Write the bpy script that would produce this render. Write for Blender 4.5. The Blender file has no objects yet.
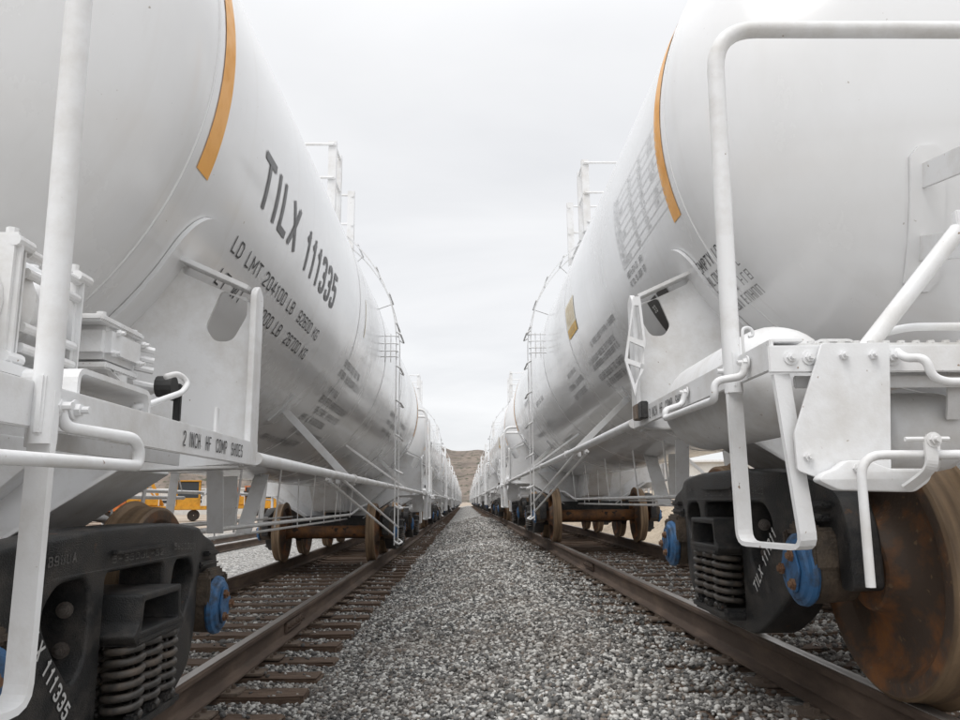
import bpy, bmesh, math, random
import numpy as np
from mathutils import Vector, Matrix
PI = math.pi
random.seed(7)
rng = np.random.default_rng(7)
SC = bpy.context.scene
COL = SC.collection

# ------------------------------------------------------------------ camera
CAM_Z = 1.12
PITCH, YAW, ROLL = .1840, .0206, -.0099
def cam_ray(u, v):
    cr, sr = math.cos(ROLL), math.sin(ROLL)
    u, v = u*cr - v*sr, u*sr + v*cr
    cp, sp = math.cos(PITCH), math.sin(PITCH)
    y = cp - v*sp; z = sp + v*cp
    cy, sy = math.cos(YAW), math.sin(YAW)
    return Vector((u*cy + y*sy, -u*sy + y*cy, z))
f0 = cam_ray(0, 0); rt = cam_ray(1, 0) - f0; up = cam_ray(0, 1) - f0
cam = bpy.data.cameras.new('camera'); cam.lens = 36*760.9/960; cam.sensor_width = 36
cam.clip_end = 20000; cam.clip_start = .05
cam_o = bpy.data.objects.new('camera', cam); COL.objects.link(cam_o)
R = Matrix((rt, up, -f0)).transposed().to_4x4()
cam_o.matrix_world = Matrix.Translation((0, 0, CAM_Z)) @ R
SC.camera = cam_o

# ------------------------------------------------------------------ sky, light, exposure
SUN_EL, SUN_AZ = math.radians(58), math.radians(207)      # azimuth from +Y clockwise
w = bpy.data.worlds.new('World'); SC.world = w; w.use_nodes = True
nt = w.node_tree; nt.nodes.clear()
out = nt.nodes.new('ShaderNodeOutputWorld'); bg = nt.nodes.new('ShaderNodeBackground')
bg.inputs['Strength'].default_value = .12
sky = nt.nodes.new('ShaderNodeTexSky'); sky.sky_type = 'NISHITA'; sky.sun_disc = False
sky.sun_elevation = SUN_EL; sky.sun_rotation = SUN_AZ
tc = nt.nodes.new('ShaderNodeTexCoord')
sep = nt.nodes.new('ShaderNodeSeparateXYZ'); nt.links.new(tc.outputs['Generated'], sep.inputs[0])
mz = nt.nodes.new('ShaderNodeMath'); mz.operation = 'MAXIMUM'; mz.inputs[1].default_value = 0
nt.links.new(sep.outputs['Z'], mz.inputs[0])
az = nt.nodes.new('ShaderNodeMath'); az.operation = 'ADD'; az.inputs[1].default_value = .16
nt.links.new(mz.outputs[0], az.inputs[0])
dv = nt.nodes.new('ShaderNodeVectorMath'); dv.operation = 'DIVIDE'
cmb = nt.nodes.new('ShaderNodeCombineXYZ')
for k in range(3): nt.links.new(az.outputs[0], cmb.inputs[k])
nt.links.new(tc.outputs['Generated'], dv.inputs[0]); nt.links.new(cmb.outputs[0], dv.inputs[1])
mp = nt.nodes.new('ShaderNodeMapping'); mp.inputs['Scale'].default_value = (.55, .9, .2)
nt.links.new(dv.outputs[0], mp.inputs[0])
nz = nt.nodes.new('ShaderNodeTexNoise'); nz.inputs['Scale'].default_value = 1.5; nz.inputs['Detail'].default_value = 6
nz.inputs['Roughness'].default_value = .52; nz.inputs['Distortion'].default_value = .35
nt.links.new(mp.outputs[0], nz.inputs['Vector'])
cr = nt.nodes.new('ShaderNodeValToRGB')
cr.color_ramp.elements[0].position = .32; cr.color_ramp.elements[0].color = (5.65, 5.7, 5.82, 1)
cr.color_ramp.elements[1].position = .62; cr.color_ramp.elements[1].color = (6.6, 6.61, 6.66, 1)
nt.links.new(nz.outputs['Fac'], cr.inputs[0])
mx = nt.nodes.new('ShaderNodeMix'); mx.data_type = 'RGBA'; mx.inputs['Factor'].default_value = .94
nt.links.new(sky.outputs[0], mx.inputs['A']); nt.links.new(cr.outputs[0], mx.inputs['B'])
zr = nt.nodes.new('ShaderNodeMapRange'); zr.interpolation_type = 'SMOOTHSTEP'     # an overcast sky is brightest overhead
zr.inputs['From Min'].default_value = .50; zr.inputs['From Max'].default_value = 1; zr.inputs['To Min'].default_value = 1; zr.inputs['To Max'].default_value = 2.0
nt.links.new(sep.outputs['Z'], zr.inputs['Value'])
zm = nt.nodes.new('ShaderNodeVectorMath'); zm.operation = 'SCALE'
nt.links.new(mx.outputs['Result'], zm.inputs[0]); nt.links.new(zr.outputs[0], zm.inputs['Scale'])
nt.links.new(zm.outputs[0], bg.inputs['Color']); nt.links.new(bg.outputs[0], out.inputs[0])
sl = bpy.data.lights.new('sun', 'SUN'); sl.energy = 1.0; sl.angle = math.radians(30); sl.color = (1, .97, .93)
so = bpy.data.objects.new('sun', sl); COL.objects.link(so)
sd = Vector((math.sin(SUN_AZ)*math.cos(SUN_EL), math.cos(SUN_AZ)*math.cos(SUN_EL), math.sin(SUN_EL)))
so.rotation_euler = (-sd).to_track_quat('-Z', 'Y').to_euler(); so.location = (0, -5, 20)
SC.view_settings.view_transform = 'Standard'; SC.view_settings.look = 'None'
SC.view_settings.gamma = 1; SC.view_settings.use_curve_mapping = False
SC.view_settings.exposure = .33

# ------------------------------------------------------------------ materials
def mat(name, base, dirt=None, scale=4, lo=.45, hi=.7, rough=.5, metal=0, bump=0, bscale=60, spec=.5,
        fine=None, stretch=(1, 1, 1), extra=None, coat=0, bdist=.01):
    m = bpy.data.materials.new(name); m.use_nodes = True
    n = m.node_tree; p = n.nodes['Principled BSDF']
    p.inputs['Roughness'].default_value = rough; p.inputs['Metallic'].default_value = metal
    p.inputs['Specular IOR Level'].default_value = spec
    p.inputs['Coat Weight'].default_value = coat; p.inputs['Coat Roughness'].default_value = .12
    t = n.nodes.new('ShaderNodeTexCoord'); mp = n.nodes.new('ShaderNodeMapping'); mp.inputs['Scale'].default_value = stretch
    n.links.new(t.outputs['Object'], mp.inputs[0])
    rgb = lambda c: (c[0], c[1], c[2], 1)
    col = None
    if dirt:
        a = n.nodes.new('ShaderNodeTexNoise'); a.inputs['Scale'].default_value = scale; a.inputs['Detail'].default_value = 9
        a.inputs['Roughness'].default_value = .65
        n.links.new(mp.outputs[0], a.inputs['Vector'])
        r = n.nodes.new('ShaderNodeMapRange'); r.inputs['From Min'].default_value = lo; r.inputs['From Max'].default_value = hi
        n.links.new(a.outputs['Fac'], r.inputs['Value'])
        x = n.nodes.new('ShaderNodeMix'); x.data_type = 'RGBA'
        x.inputs['A'].default_value = rgb(base); x.inputs['B'].default_value = rgb(dirt)
        n.links.new(r.outputs[0], x.inputs['Factor']); col = x.outputs['Result']
        rr = n.nodes.new('ShaderNodeMapRange'); rr.inputs['To Min'].default_value = rough; rr.inputs['To Max'].default_value = min(1, rough+.25)
        n.links.new(r.outputs[0], rr.inputs['Value']); n.links.new(rr.outputs[0], p.inputs['Roughness'])
    if fine:      # (colour, scale, threshold) small specks
        a = n.nodes.new('ShaderNodeTexNoise'); a.inputs['Scale'].default_value = fine[1]; a.inputs['Detail'].default_value = 3
        n.links.new(t.outputs['Object'], a.inputs['Vector'])
        r = n.nodes.new('ShaderNodeMapRange'); r.inputs['From Min'].default_value = fine[2]; r.inputs['From Max'].default_value = fine[2]+.05
        n.links.new(a.outputs['Fac'], r.inputs['Value'])
        x = n.nodes.new('ShaderNodeMix'); x.data_type = 'RGBA'
        if col: n.links.new(col, x.inputs['A'])
        else: x.inputs['A'].default_value = rgb(base)
        x.inputs['B'].default_value = rgb(fine[0]); n.links.new(r.outputs[0], x.inputs['Factor']); col = x.outputs['Result']
    if col: n.links.new(col, p.inputs['Base Color'])
    else: p.inputs['Base Color'].default_value = rgb(base)
    if bump:
        a = n.nodes.new('ShaderNodeTexNoise'); a.inputs['Scale'].default_value = bscale; a.inputs['Detail'].default_value = 1 if bscale < 3 else 6
        n.links.new(t.outputs['Object'], a.inputs['Vector'])
        b = n.nodes.new('ShaderNodeBump'); b.inputs['Strength'].default_value = bump; b.inputs['Distance'].default_value = bdist
        n.links.new(a.outputs['Fac'], b.inputs['Height']); n.links.new(b.outputs[0], p.inputs['Normal'])
    if extra: extra(m, n, p)
    return m

M = {}
def tank_extra(m, n, p):
    t = n.nodes.new('ShaderNodeTexCoord'); old = p.inputs['Base Color'].links[0].from_socket
    for sc, lo, hi, amt, col, seed in (((.5, 9, .5), .56, .80, .16, (.50, .44, .36, 1), 0), ((2.2, 26, 2.2), .66, .85, .16, (.42, .38, .33, 1), 5)):
        mp = n.nodes.new('ShaderNodeMapping'); mp.inputs['Scale'].default_value = sc; mp.inputs['Location'].default_value = (seed, seed, 0)
        n.links.new(t.outputs['Object'], mp.inputs[0])
        a = n.nodes.new('ShaderNodeTexNoise'); a.inputs['Scale'].default_value = 1; a.inputs['Detail'].default_value = 5
        n.links.new(mp.outputs[0], a.inputs['Vector'])
        r = n.nodes.new('ShaderNodeMapRange'); r.inputs['From Min'].default_value = lo; r.inputs['From Max'].default_value = hi; r.inputs['To Max'].default_value = amt
        n.links.new(a.outputs['Fac'], r.inputs['Value'])
        x = n.nodes.new('ShaderNodeMix'); x.data_type = 'RGBA'; n.links.new(r.outputs[0], x.inputs['Factor'])
        n.links.new(old, x.inputs['A']); x.inputs['B'].default_value = col; old = x.outputs['Result']
    n.links.new(old, p.inputs['Base Color'])
M['tank'] = mat('tank_white_paint', (.80, .806, .812), (.70, .70, .69), scale=.9, lo=.45, hi=.8, rough=.20, bump=.3, bscale=1.6,
                stretch=(1, 1, .45), fine=((.40, .37, .33), 38, .74), coat=.6, bdist=.03, extra=tank_extra)
M['white'] = mat('steel_white_paint', (.79, .795, .80), (.60, .58, .55), scale=5, lo=.45, hi=.76, rough=.42, bump=.25, bscale=120,
                 fine=((.26, .18, .12), 42, .715), bdist=.002)
M['grating'] = mat('grating_white', (.66, .66, .65), (.45, .43, .40), scale=9, rough=.6)
M['black'] = mat('cast_black_steel', (.018, .019, .020), (.10, .088, .078), scale=9, lo=.45, hi=.80, rough=.42, bump=.8, bscale=230,
                 fine=((.10, .055, .03), 14, .69), bdist=.004)
M['darkgrease'] = mat('dark_grease', (.02, .018, .016), (.09, .06, .04), scale=12, rough=.6, bump=.5, bscale=60)
M['spring'] = mat('spring_steel', (.060, .056, .051), (.15, .12, .095), scale=15, rough=.4, bump=.3, bscale=150, bdist=.003)
M['bolt_steel'] = mat('bolt_steel', (.20, .18, .165), (.08, .06, .05), scale=30, rough=.35, metal=.6)
M['cast_relief'] = mat('worn_lit_cast_relief', (.15, .145, .138), (.05, .05, .05), scale=60, rough=.5)  # pale colour paints in light caught by the raised letters, plus worn edges
M['blue'] = mat('blue_cap_paint', (.045, .15, .33), (.05, .06, .075), scale=16, lo=.46, hi=.68, rough=.45, bump=.3, bscale=90, bdist=.003)
M['bolt_rust'] = mat('bolt_rust', (.17, .085, .045), (.30, .20, .13), scale=30, rough=.7, bump=.4, bscale=90)
M['bearing'] = mat('bearing_brown', (.07, .055, .042), (.16, .12, .085), scale=10, rough=.6, bump=.5, bscale=80)
M['axle'] = mat('axle_rust', (.085, .042, .022), (.24, .11, .04), scale=6, lo=.4, hi=.65, rough=.6, bump=.4, bscale=60, fine=((.03, .02, .015), 9, .6))
def wheel_extra(m, n, p):
    t = n.nodes.new('ShaderNodeTexCoord'); s = n.nodes.new('ShaderNodeVectorMath'); s.operation = 'MULTIPLY'
    s.inputs[1].default_value = (0, 1, 1); n.links.new(t.outputs['Object'], s.inputs[0])
    l = n.nodes.new('ShaderNodeVectorMath'); l.operation = 'LENGTH'; n.links.new(s.outputs[0], l.inputs[0])
    r = n.nodes.new('ShaderNodeMapRange'); r.inputs['From Min'].default_value = .432; r.inputs['From Max'].default_value = .446
    n.links.new(l.outputs['Value'], r.inputs['Value'])
    a = n.nodes.new('ShaderNodeTexNoise'); a.inputs['Scale'].default_value = 3; a.inputs['Detail'].default_value = 8
    mq = n.nodes.new('ShaderNodeMapping'); mq.inputs['Scale'].default_value = (8, .8, .8)
    n.links.new(t.outputs['Object'], mq.inputs[0]); n.links.new(mq.outputs[0], a.inputs['Vector'])
    c = n.nodes.new('ShaderNodeValToRGB'); c.color_ramp.elements[0].position = .35; c.color_ramp.elements[0].color = (.13, .085, .05, 1)
    c.color_ramp.elements[1].position = .68; c.color_ramp.elements[1].color = (.32, .22, .13, 1)
    n.links.new(a.outputs['Fac'], c.inputs[0])
    old = p.inputs['Base Color'].links[0].from_socket
    x = n.nodes.new('ShaderNodeMix'); x.data_type = 'RGBA'
    n.links.new(r.outputs[0], x.inputs['Factor']); n.links.new(old, x.inputs['A']); n.links.new(c.outputs[0], x.inputs['B'])
    n.links.new(x.outputs['Result'], p.inputs['Base Color'])
M['wheel'] = mat('wheel_rust', (.095, .066, .048), (.34, .14, .048), scale=5, lo=.45, hi=.68, rough=.62, bump=.45, bscale=55,
                 fine=((.22, .14, .08), 34, .66), extra=wheel_extra, bdist=.006)
M['orange'] = mat('orange_stripe', (.86, .40, .05), (.74, .32, .035), scale=7, rough=.35, fine=((.30, .13, .03), 60, .72))
M['ink'] = mat('stencil_black', (.035, .035, .037), (.10, .10, .10), scale=12, rough=.45)
M['ink_grey'] = mat('stencil_grey', (.13, .13, .135), (.20, .20, .20), scale=12, rough=.4)
M['ink_fine'] = mat('fine_print_ink', (.20, .20, .20), (.30, .30, .30), rough=.4)
M['ink_faint'] = mat('stencil_faint', (.50, .50, .50), (.58, .58, .58), scale=12, rough=.4)
M['ink_white'] = mat('stencil_white', (.70, .70, .69), (.45, .45, .44), scale=30, rough=.5)
M['plate_black'] = mat('placard_black', (.03, .028, .026), (.08, .075, .07), scale=20, rough=.4)
M['cream'] = mat('decal_cream', (.88, .80, .62), (.82, .70, .48), scale=14, rough=.4)
M['decal_ink'] = mat('decal_ink', (.66, .53, .32), rough=.5)
M['gold'] = mat('decal_gold', (.80, .48, .05), (.65, .36, .03), scale=14, rough=.4)
M['rubber'] = mat('rubber_black', (.022, .022, .022), (.05, .05, .05), scale=20, rough=.6)
M['rail'] = mat('rail_side_rust', (.09, .062, .046), (.20, .145, .11), scale=5, rough=.75, bump=.4, bscale=80, stretch=(1, .3, 1), bdist=.003)
M['railtop'] = mat('rail_running_surface', (.34, .31, .29), (.46, .44, .42), scale=14, rough=.30, metal=.6, stretch=(3, .15, 1))
M['tie'] = mat('creosote_wood', (.095, .062, .044), (.23, .165, .12), scale=5, lo=.4, hi=.7, rough=.9, bump=.8, bscale=28, stretch=(.5, 9, 6), bdist=.01)
M['tieplate'] = mat('tie_plate_rust', (.14, .105, .08), (.24, .19, .15), scale=10, rough=.85, bump=.4, bscale=60)
M['yellow'] = mat('machine_yellow', (.62, .30, .02), (.40, .19, .02), scale=3, rough=.5)
M['orangem'] = mat('machine_orange', (.60, .17, .03), (.40, .12, .03), scale=3, rough=.5)
M['glass'] = mat('dark_window_glass', (.03, .035, .04), rough=.1)
M['paleb'] = mat('pale_siding', (.62, .61, .58), (.5, .48, .45), scale=2, rough=.8)

def stone_mat(name, rand_island):
    m = bpy.data.materials.new(name); m.use_nodes = True; n = m.node_tree; p = n.nodes['Principled BSDF']
    p.inputs['Roughness'].default_value = .85
    c = n.nodes.new('ShaderNodeValToRGB'); cr = c.color_ramp
    cr.elements[0].position = 0; cr.elements[0].color = (.065, .064, .062, 1)
    cr.elements[1].position = 1; cr.elements[1].color = (.80, .79, .76, 1)
    for q, k in ((.22, (.125, .124, .121)), (.46, (.25, .247, .238)), (.57, (.21, .172, .14)), (.68, (.38, .372, .352)), (.88, (.64, .63, .60))):
        e = cr.elements.new(q); e.color = (*k, 1)
    if rand_island:
        g = n.nodes.new('ShaderNodeNewGeometry'); n.links.new(g.outputs['Random Per Island'], c.inputs[0])
        t = n.nodes.new('ShaderNodeTexCoord')
        a = n.nodes.new('ShaderNodeTexNoise'); a.inputs['Scale'].default_value = 180; n.links.new(t.outputs['Object'], a.inputs['Vector'])
        x = n.nodes.new('ShaderNodeMix'); x.data_type = 'RGBA'; x.blend_type = 'MULTIPLY'; x.inputs['Factor'].default_value = .5
        n.links.new(c.outputs[0], x.inputs['A'])
        r = n.nodes.new('ShaderNodeMapRange'); r.inputs['To Min'].default_value = .55; r.inputs['To Max'].default_value = 1.5
        n.links.new(a.outputs['Fac'], r.inputs['Value']); n.links.new(r.outputs[0], x.inputs['B'])
        d = n.nodes.new('ShaderNodeTexNoise'); d.inputs['Scale'].default_value = 1.1; d.inputs['Detail'].default_value = 5; n.links.new(t.outputs['Object'], d.inputs['Vector'])
        dr = n.nodes.new('ShaderNodeMapRange'); dr.inputs['From Min'].default_value = .45; dr.inputs['From Max'].default_value = .72; dr.inputs['To Max'].default_value = .42
        n.links.new(d.outputs['Fac'], dr.inputs['Value'])
        y = n.nodes.new('ShaderNodeMix'); y.data_type = 'RGBA'; n.links.new(dr.outputs[0], y.inputs['Factor'])
        n.links.new(x.outputs['Result'], y.inputs['A']); y.inputs['B'].default_value = (.24, .20, .165, 1)
        n.links.new(y.outputs['Result'], p.inputs['Base Color'])
    else:
        t = n.nodes.new('ShaderNodeTexCoord')
        v = n.nodes.new('ShaderNodeTexVoronoi'); v.inputs['Scale'].default_value = 26
        n.links.new(t.outputs['Object'], v.inputs['Vector'])
        s = n.nodes.new('ShaderNodeSeparateColor'); n.links.new(v.outputs['Color'], s.inputs[0])
        # coarse dust patches so the ballast is not even
        a = n.nodes.new('ShaderNodeTexNoise'); a.inputs['Scale'].default_value = .5; a.inputs['Detail'].default_value = 7
        n.links.new(t.outputs['Object'], a.inputs['Vector'])
        n.links.new(s.outputs['Red'], c.inputs[0])
        x = n.nodes.new('ShaderNodeMix'); x.data_type = 'RGBA'
        r = n.nodes.new('ShaderNodeMapRange'); r.inputs['From Min'].default_value = .42; r.inputs['From Max'].default_value = .68; r.inputs['To Max'].default_value = .55
        n.links.new(a.outputs['Fac'], r.inputs['Value']); n.links.new(r.outputs[0], x.inputs['Factor'])
        n.links.new(c.outputs[0], x.inputs['A']); x.inputs['B'].default_value = (.34, .33, .31, 1)
        n.links.new(x.outputs['Result'], p.inputs['Base Color'])
        b = n.nodes.new('ShaderNodeBump'); b.inputs['Strength'].default_value = .8; b.inputs['Distance'].default_value = .02; b.invert = True
        n.links.new(v.outputs['Distance'], b.inputs['Height']); n.links.new(b.outputs[0], p.inputs['Normal'])
    return m
M['stones'] = stone_mat('ballast_stone', True)
M['ballast'] = stone_mat('ballast_bed', False)

# ------------------------------------------------------------------ helpers
MIR = False            # when set, meshes are mirrored in x (cars of the right-hand row)
def obj(name, bm, m, parent=None, loc=(0, 0, 0), smooth=False, mirror=True, autos=None, mats=None):
    if isinstance(bm, bpy.types.Mesh): me = bm
    else:
        if MIR and mirror:
            for v in bm.verts: v.co.x *= -1
            bmesh.ops.reverse_faces(bm, faces=bm.faces[:])
        me = bpy.data.meshes.new(name); bm.to_mesh(me); bm.free()
    if mats:
        for q in mats: me.materials.append(q)
    elif not me.materials: me.materials.append(m)
    if smooth:
        me.shade_smooth()
        if autos is not None:
            b2 = bmesh.new(); b2.from_mesh(me)
            for e in b2.edges:
                if len(e.link_faces) == 2 and e.calc_face_angle(0) > autos: e.smooth = False
            b2.to_mesh(me); b2.free()
    o = bpy.data.objects.new(name, me); COL.objects.link(o)
    if parent: o.parent = parent
    l = Vector(loc)
    if MIR and mirror: l.x *= -1
    o.location = l
    return o
def tag(o, label=None, cat=None, group=None, kind=None):
    if label: o['label'] = label
    if cat: o['category'] = cat
    if group: o['group'] = group
    if kind: o['kind'] = kind
    return o
def empty(name, loc):
    o = bpy.data.objects.new(name, None); COL.objects.link(o); o.location = loc; o.empty_display_size = .3
    return o
def box(bm, c, s, rot=None, bev=0):
    g = bmesh.ops.create_cube(bm, size=1)['verts']
    mtx = Matrix.Translation(c) @ (rot.to_4x4() if rot else Matrix()) @ Matrix.Diagonal((*s, 1))
    bmesh.ops.transform(bm, matrix=mtx, verts=g)
    if bev:
        es = set(e for v in g for e in v.link_edges)
        bmesh.ops.bevel(bm, geom=list(es), offset=bev, segments=2, affect='EDGES', clamp_overlap=True)
def frame(d):
    d = d.normalized(); a = Vector((0, 0, 1)) if abs(d.z) < .9 else Vector((1, 0, 0))
    x = d.cross(a).normalized(); return x, d.cross(x).normalized()
def arc_pts(pts, r=.05, n=5):
    """round the inner corners of a polyline"""
    P = [Vector(p) for p in pts]; o = [P[0]]
    for i in range(1, len(P)-1):
        a, b, c = P[i-1], P[i], P[i+1]
        d1 = (a-b); d2 = (c-b); q = min(r, d1.length*.49, d2.length*.49)
        s = b + d1.normalized()*q; e = b + d2.normalized()*q
        for k in range(n+1):
            t = k/n; o.append(s*(1-t)**2 + b*2*t*(1-t) + e*t*t)
    o.append(P[-1]); return o
def tube(bm, pts, r, seg=10, cap=True, closed=False):
    P = [Vector(p) for p in pts]; N = len(P); rings = []
    prev = None
    for i, p in enumerate(P):
        if closed: d = P[(i+1) % N] - P[i-1]
        else: d = P[min(i+1, N-1)] - P[max(i-1, 0)]
        d.normalize()
        if prev is None: x, y = frame(d)
        else:
            x = prev - d*prev.dot(d); x.normalize(); y = d.cross(x)
        prev = x
        rr = r[i] if isinstance(r, (list, tuple)) else r
        rings.append([bm.verts.new(p + (x*math.cos(2*PI*k/seg) + y*math.sin(2*PI*k/seg))*rr) for k in range(seg)])
    M_ = N if closed else N-1
    for i in range(M_):
        a, b = rings[i], rings[(i+1) % N]
        for k in range(seg): bm.faces.new((a[k], a[(k+1) % seg], b[(k+1) % seg], b[k]))
    if cap and not closed:
        bm.faces.new(rings[0][::-1]); bm.faces.new(rings[-1])
def cyl(bm, a, b, r, seg=16, r2=None): tube(bm, [a, b], [r, r if r2 is None else r2], seg)
def bar(bm, a, b, wv, thick, width, bev=.002):
    """flat bar from a to b; wv = direction its width lies along"""
    a, b, wv = Vector(a), Vector(b), Vector(wv)
    d = (b-a); L = d.length; d.normalize(); wv = (wv - d*wv.dot(d)).normalized(); t = d.cross(wv)
    rot = Matrix((wv, t, d)).transposed()
    box(bm, (a+b)/2, (width, thick, L), rot, bev)
def strap(bm, pts, wv, thick, width):
    """flat strap following a rounded polyline"""
    P = [Vector(p) for p in pts]; N = len(P); rings = []
    wv = Vector(wv) if not isinstance(wv, list) else wv
    for i, p in enumerate(P):
        d = (P[min(i+1, N-1)] - P[max(i-1, 0)]).normalized()
        ww = wv[i] if isinstance(wv, list) else wv
        x = (ww - d*ww.dot(d)).normalized(); y = d.cross(x)
        rings.append([bm.verts.new(p + x*a*width/2 + y*b*thick/2) for a, b in ((-1, -1), (1, -1), (1, 1), (-1, 1))])
    for i in range(N-1):
        for k in range(4): bm.faces.new((rings[i][k], rings[i][(k+1) % 4], rings[i+1][(k+1) % 4], rings[i+1][k]))
    bm.faces.new(rings[0][::-1]); bm.faces.new(rings[-1])
def lathe(bm, prof, axis='x', seg=48, c=(0, 0, 0), closed=True):
    """profile of (along axis, radius)"""
    c = Vector(c); rings = []
    for a, r in prof:
        ring = []
        for k in range(seg):
            t = 2*PI*k/seg; u, v = r*math.cos(t), r*math.sin(t)
            p = Vector((a, u, v)) if axis == 'x' else Vector((u, a, v)) if axis == 'y' else Vector((u, v, a))
            ring.append(bm.verts.new(p + c))
        rings.append(ring)
    n = len(rings)
    for i in range(n if closed else n-1):
        a, b = rings[i], rings[(i+1) % n]
        for k in range(seg):
            bm.faces.new((a[k], b[k], b[(k+1) % seg], a[(k+1) % seg]))
    bmesh.ops.recalc_face_normals(bm, faces=bm.faces[:])
def bolt(bm, p, d, r=.018, h=.02, washer=True):
    p, d = Vector(p), Vector(d).normalized()
    if washer: cyl(bm, p, p+d*.004, r*1.6, 14)
    cyl(bm, p, p+d*h*.75, r, 6); cyl(bm, p+d*h*.75, p+d*h*1.5, r*.55, 8)
def round_poly(pts, r):
    o = []; N = len(pts)
    for i in range(N):
        a, b, c = (Vector((*pts[j % N][:2], 0)) for j in (i-1, i, i+1))
        q = pts[i][2] if len(pts[i]) > 2 else r
        d1, d2 = a-b, c-b; q = min(q, d1.length*.48, d2.length*.48)
        if q < 1e-4: o.append((b.x, b.y)); continue
        s = b + d1.normalized()*q; e = b + d2.normalized()*q
        for k in range(6):
            t = k/5; v = s*(1-t)**2 + b*2*t*(1-t) + e*t*t; o.append((v.x, v.y))
    return o
def curve_plate(outline, holes, half, bev, fmap, rad=.02, cuts=()):
    """2-D outline with holes, thickness 2*half, rounded edges -> bmesh; fmap maps (u, v, w) to local"""
    cu = bpy.data.curves.new('plate', 'CURVE'); cu.dimensions = '2D'; cu.fill_mode = 'BOTH'
    cu.extrude = half-bev; cu.bevel_depth = bev; cu.bevel_resolution = 2 if bev > .008 else 1; cu.offset = -bev
    for poly in [outline]+holes:
        q = round_poly(poly, rad); s = cu.splines.new('POLY'); s.points.add(len(q)-1)
        for pt, c in zip(s.points, q): pt.co = (c[0], c[1], 0, 1)
        s.use_cyclic_u = True
    o = bpy.data.objects.new('tmp', cu); COL.objects.link(o)
    me = bpy.data.meshes.new_from_object(o.evaluated_get(bpy.context.evaluated_depsgraph_get()))
    bpy.data.objects.remove(o); bpy.data.curves.remove(cu)
    bm = bmesh.new(); bm.from_mesh(me); bpy.data.meshes.remove(me)
    bmesh.ops.remove_doubles(bm, verts=bm.verts[:], dist=1e-5)
    for c in cuts: bmesh.ops.bisect_plane(bm, geom=bm.verts[:]+bm.edges[:]+bm.faces[:], plane_co=(c, 0, 0), plane_no=(1, 0, 0))
    for v in bm.verts: v.co = Vector(fmap(*v.co))
    bmesh.ops.recalc_face_normals(bm, faces=bm.faces[:])
    return bm
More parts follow.
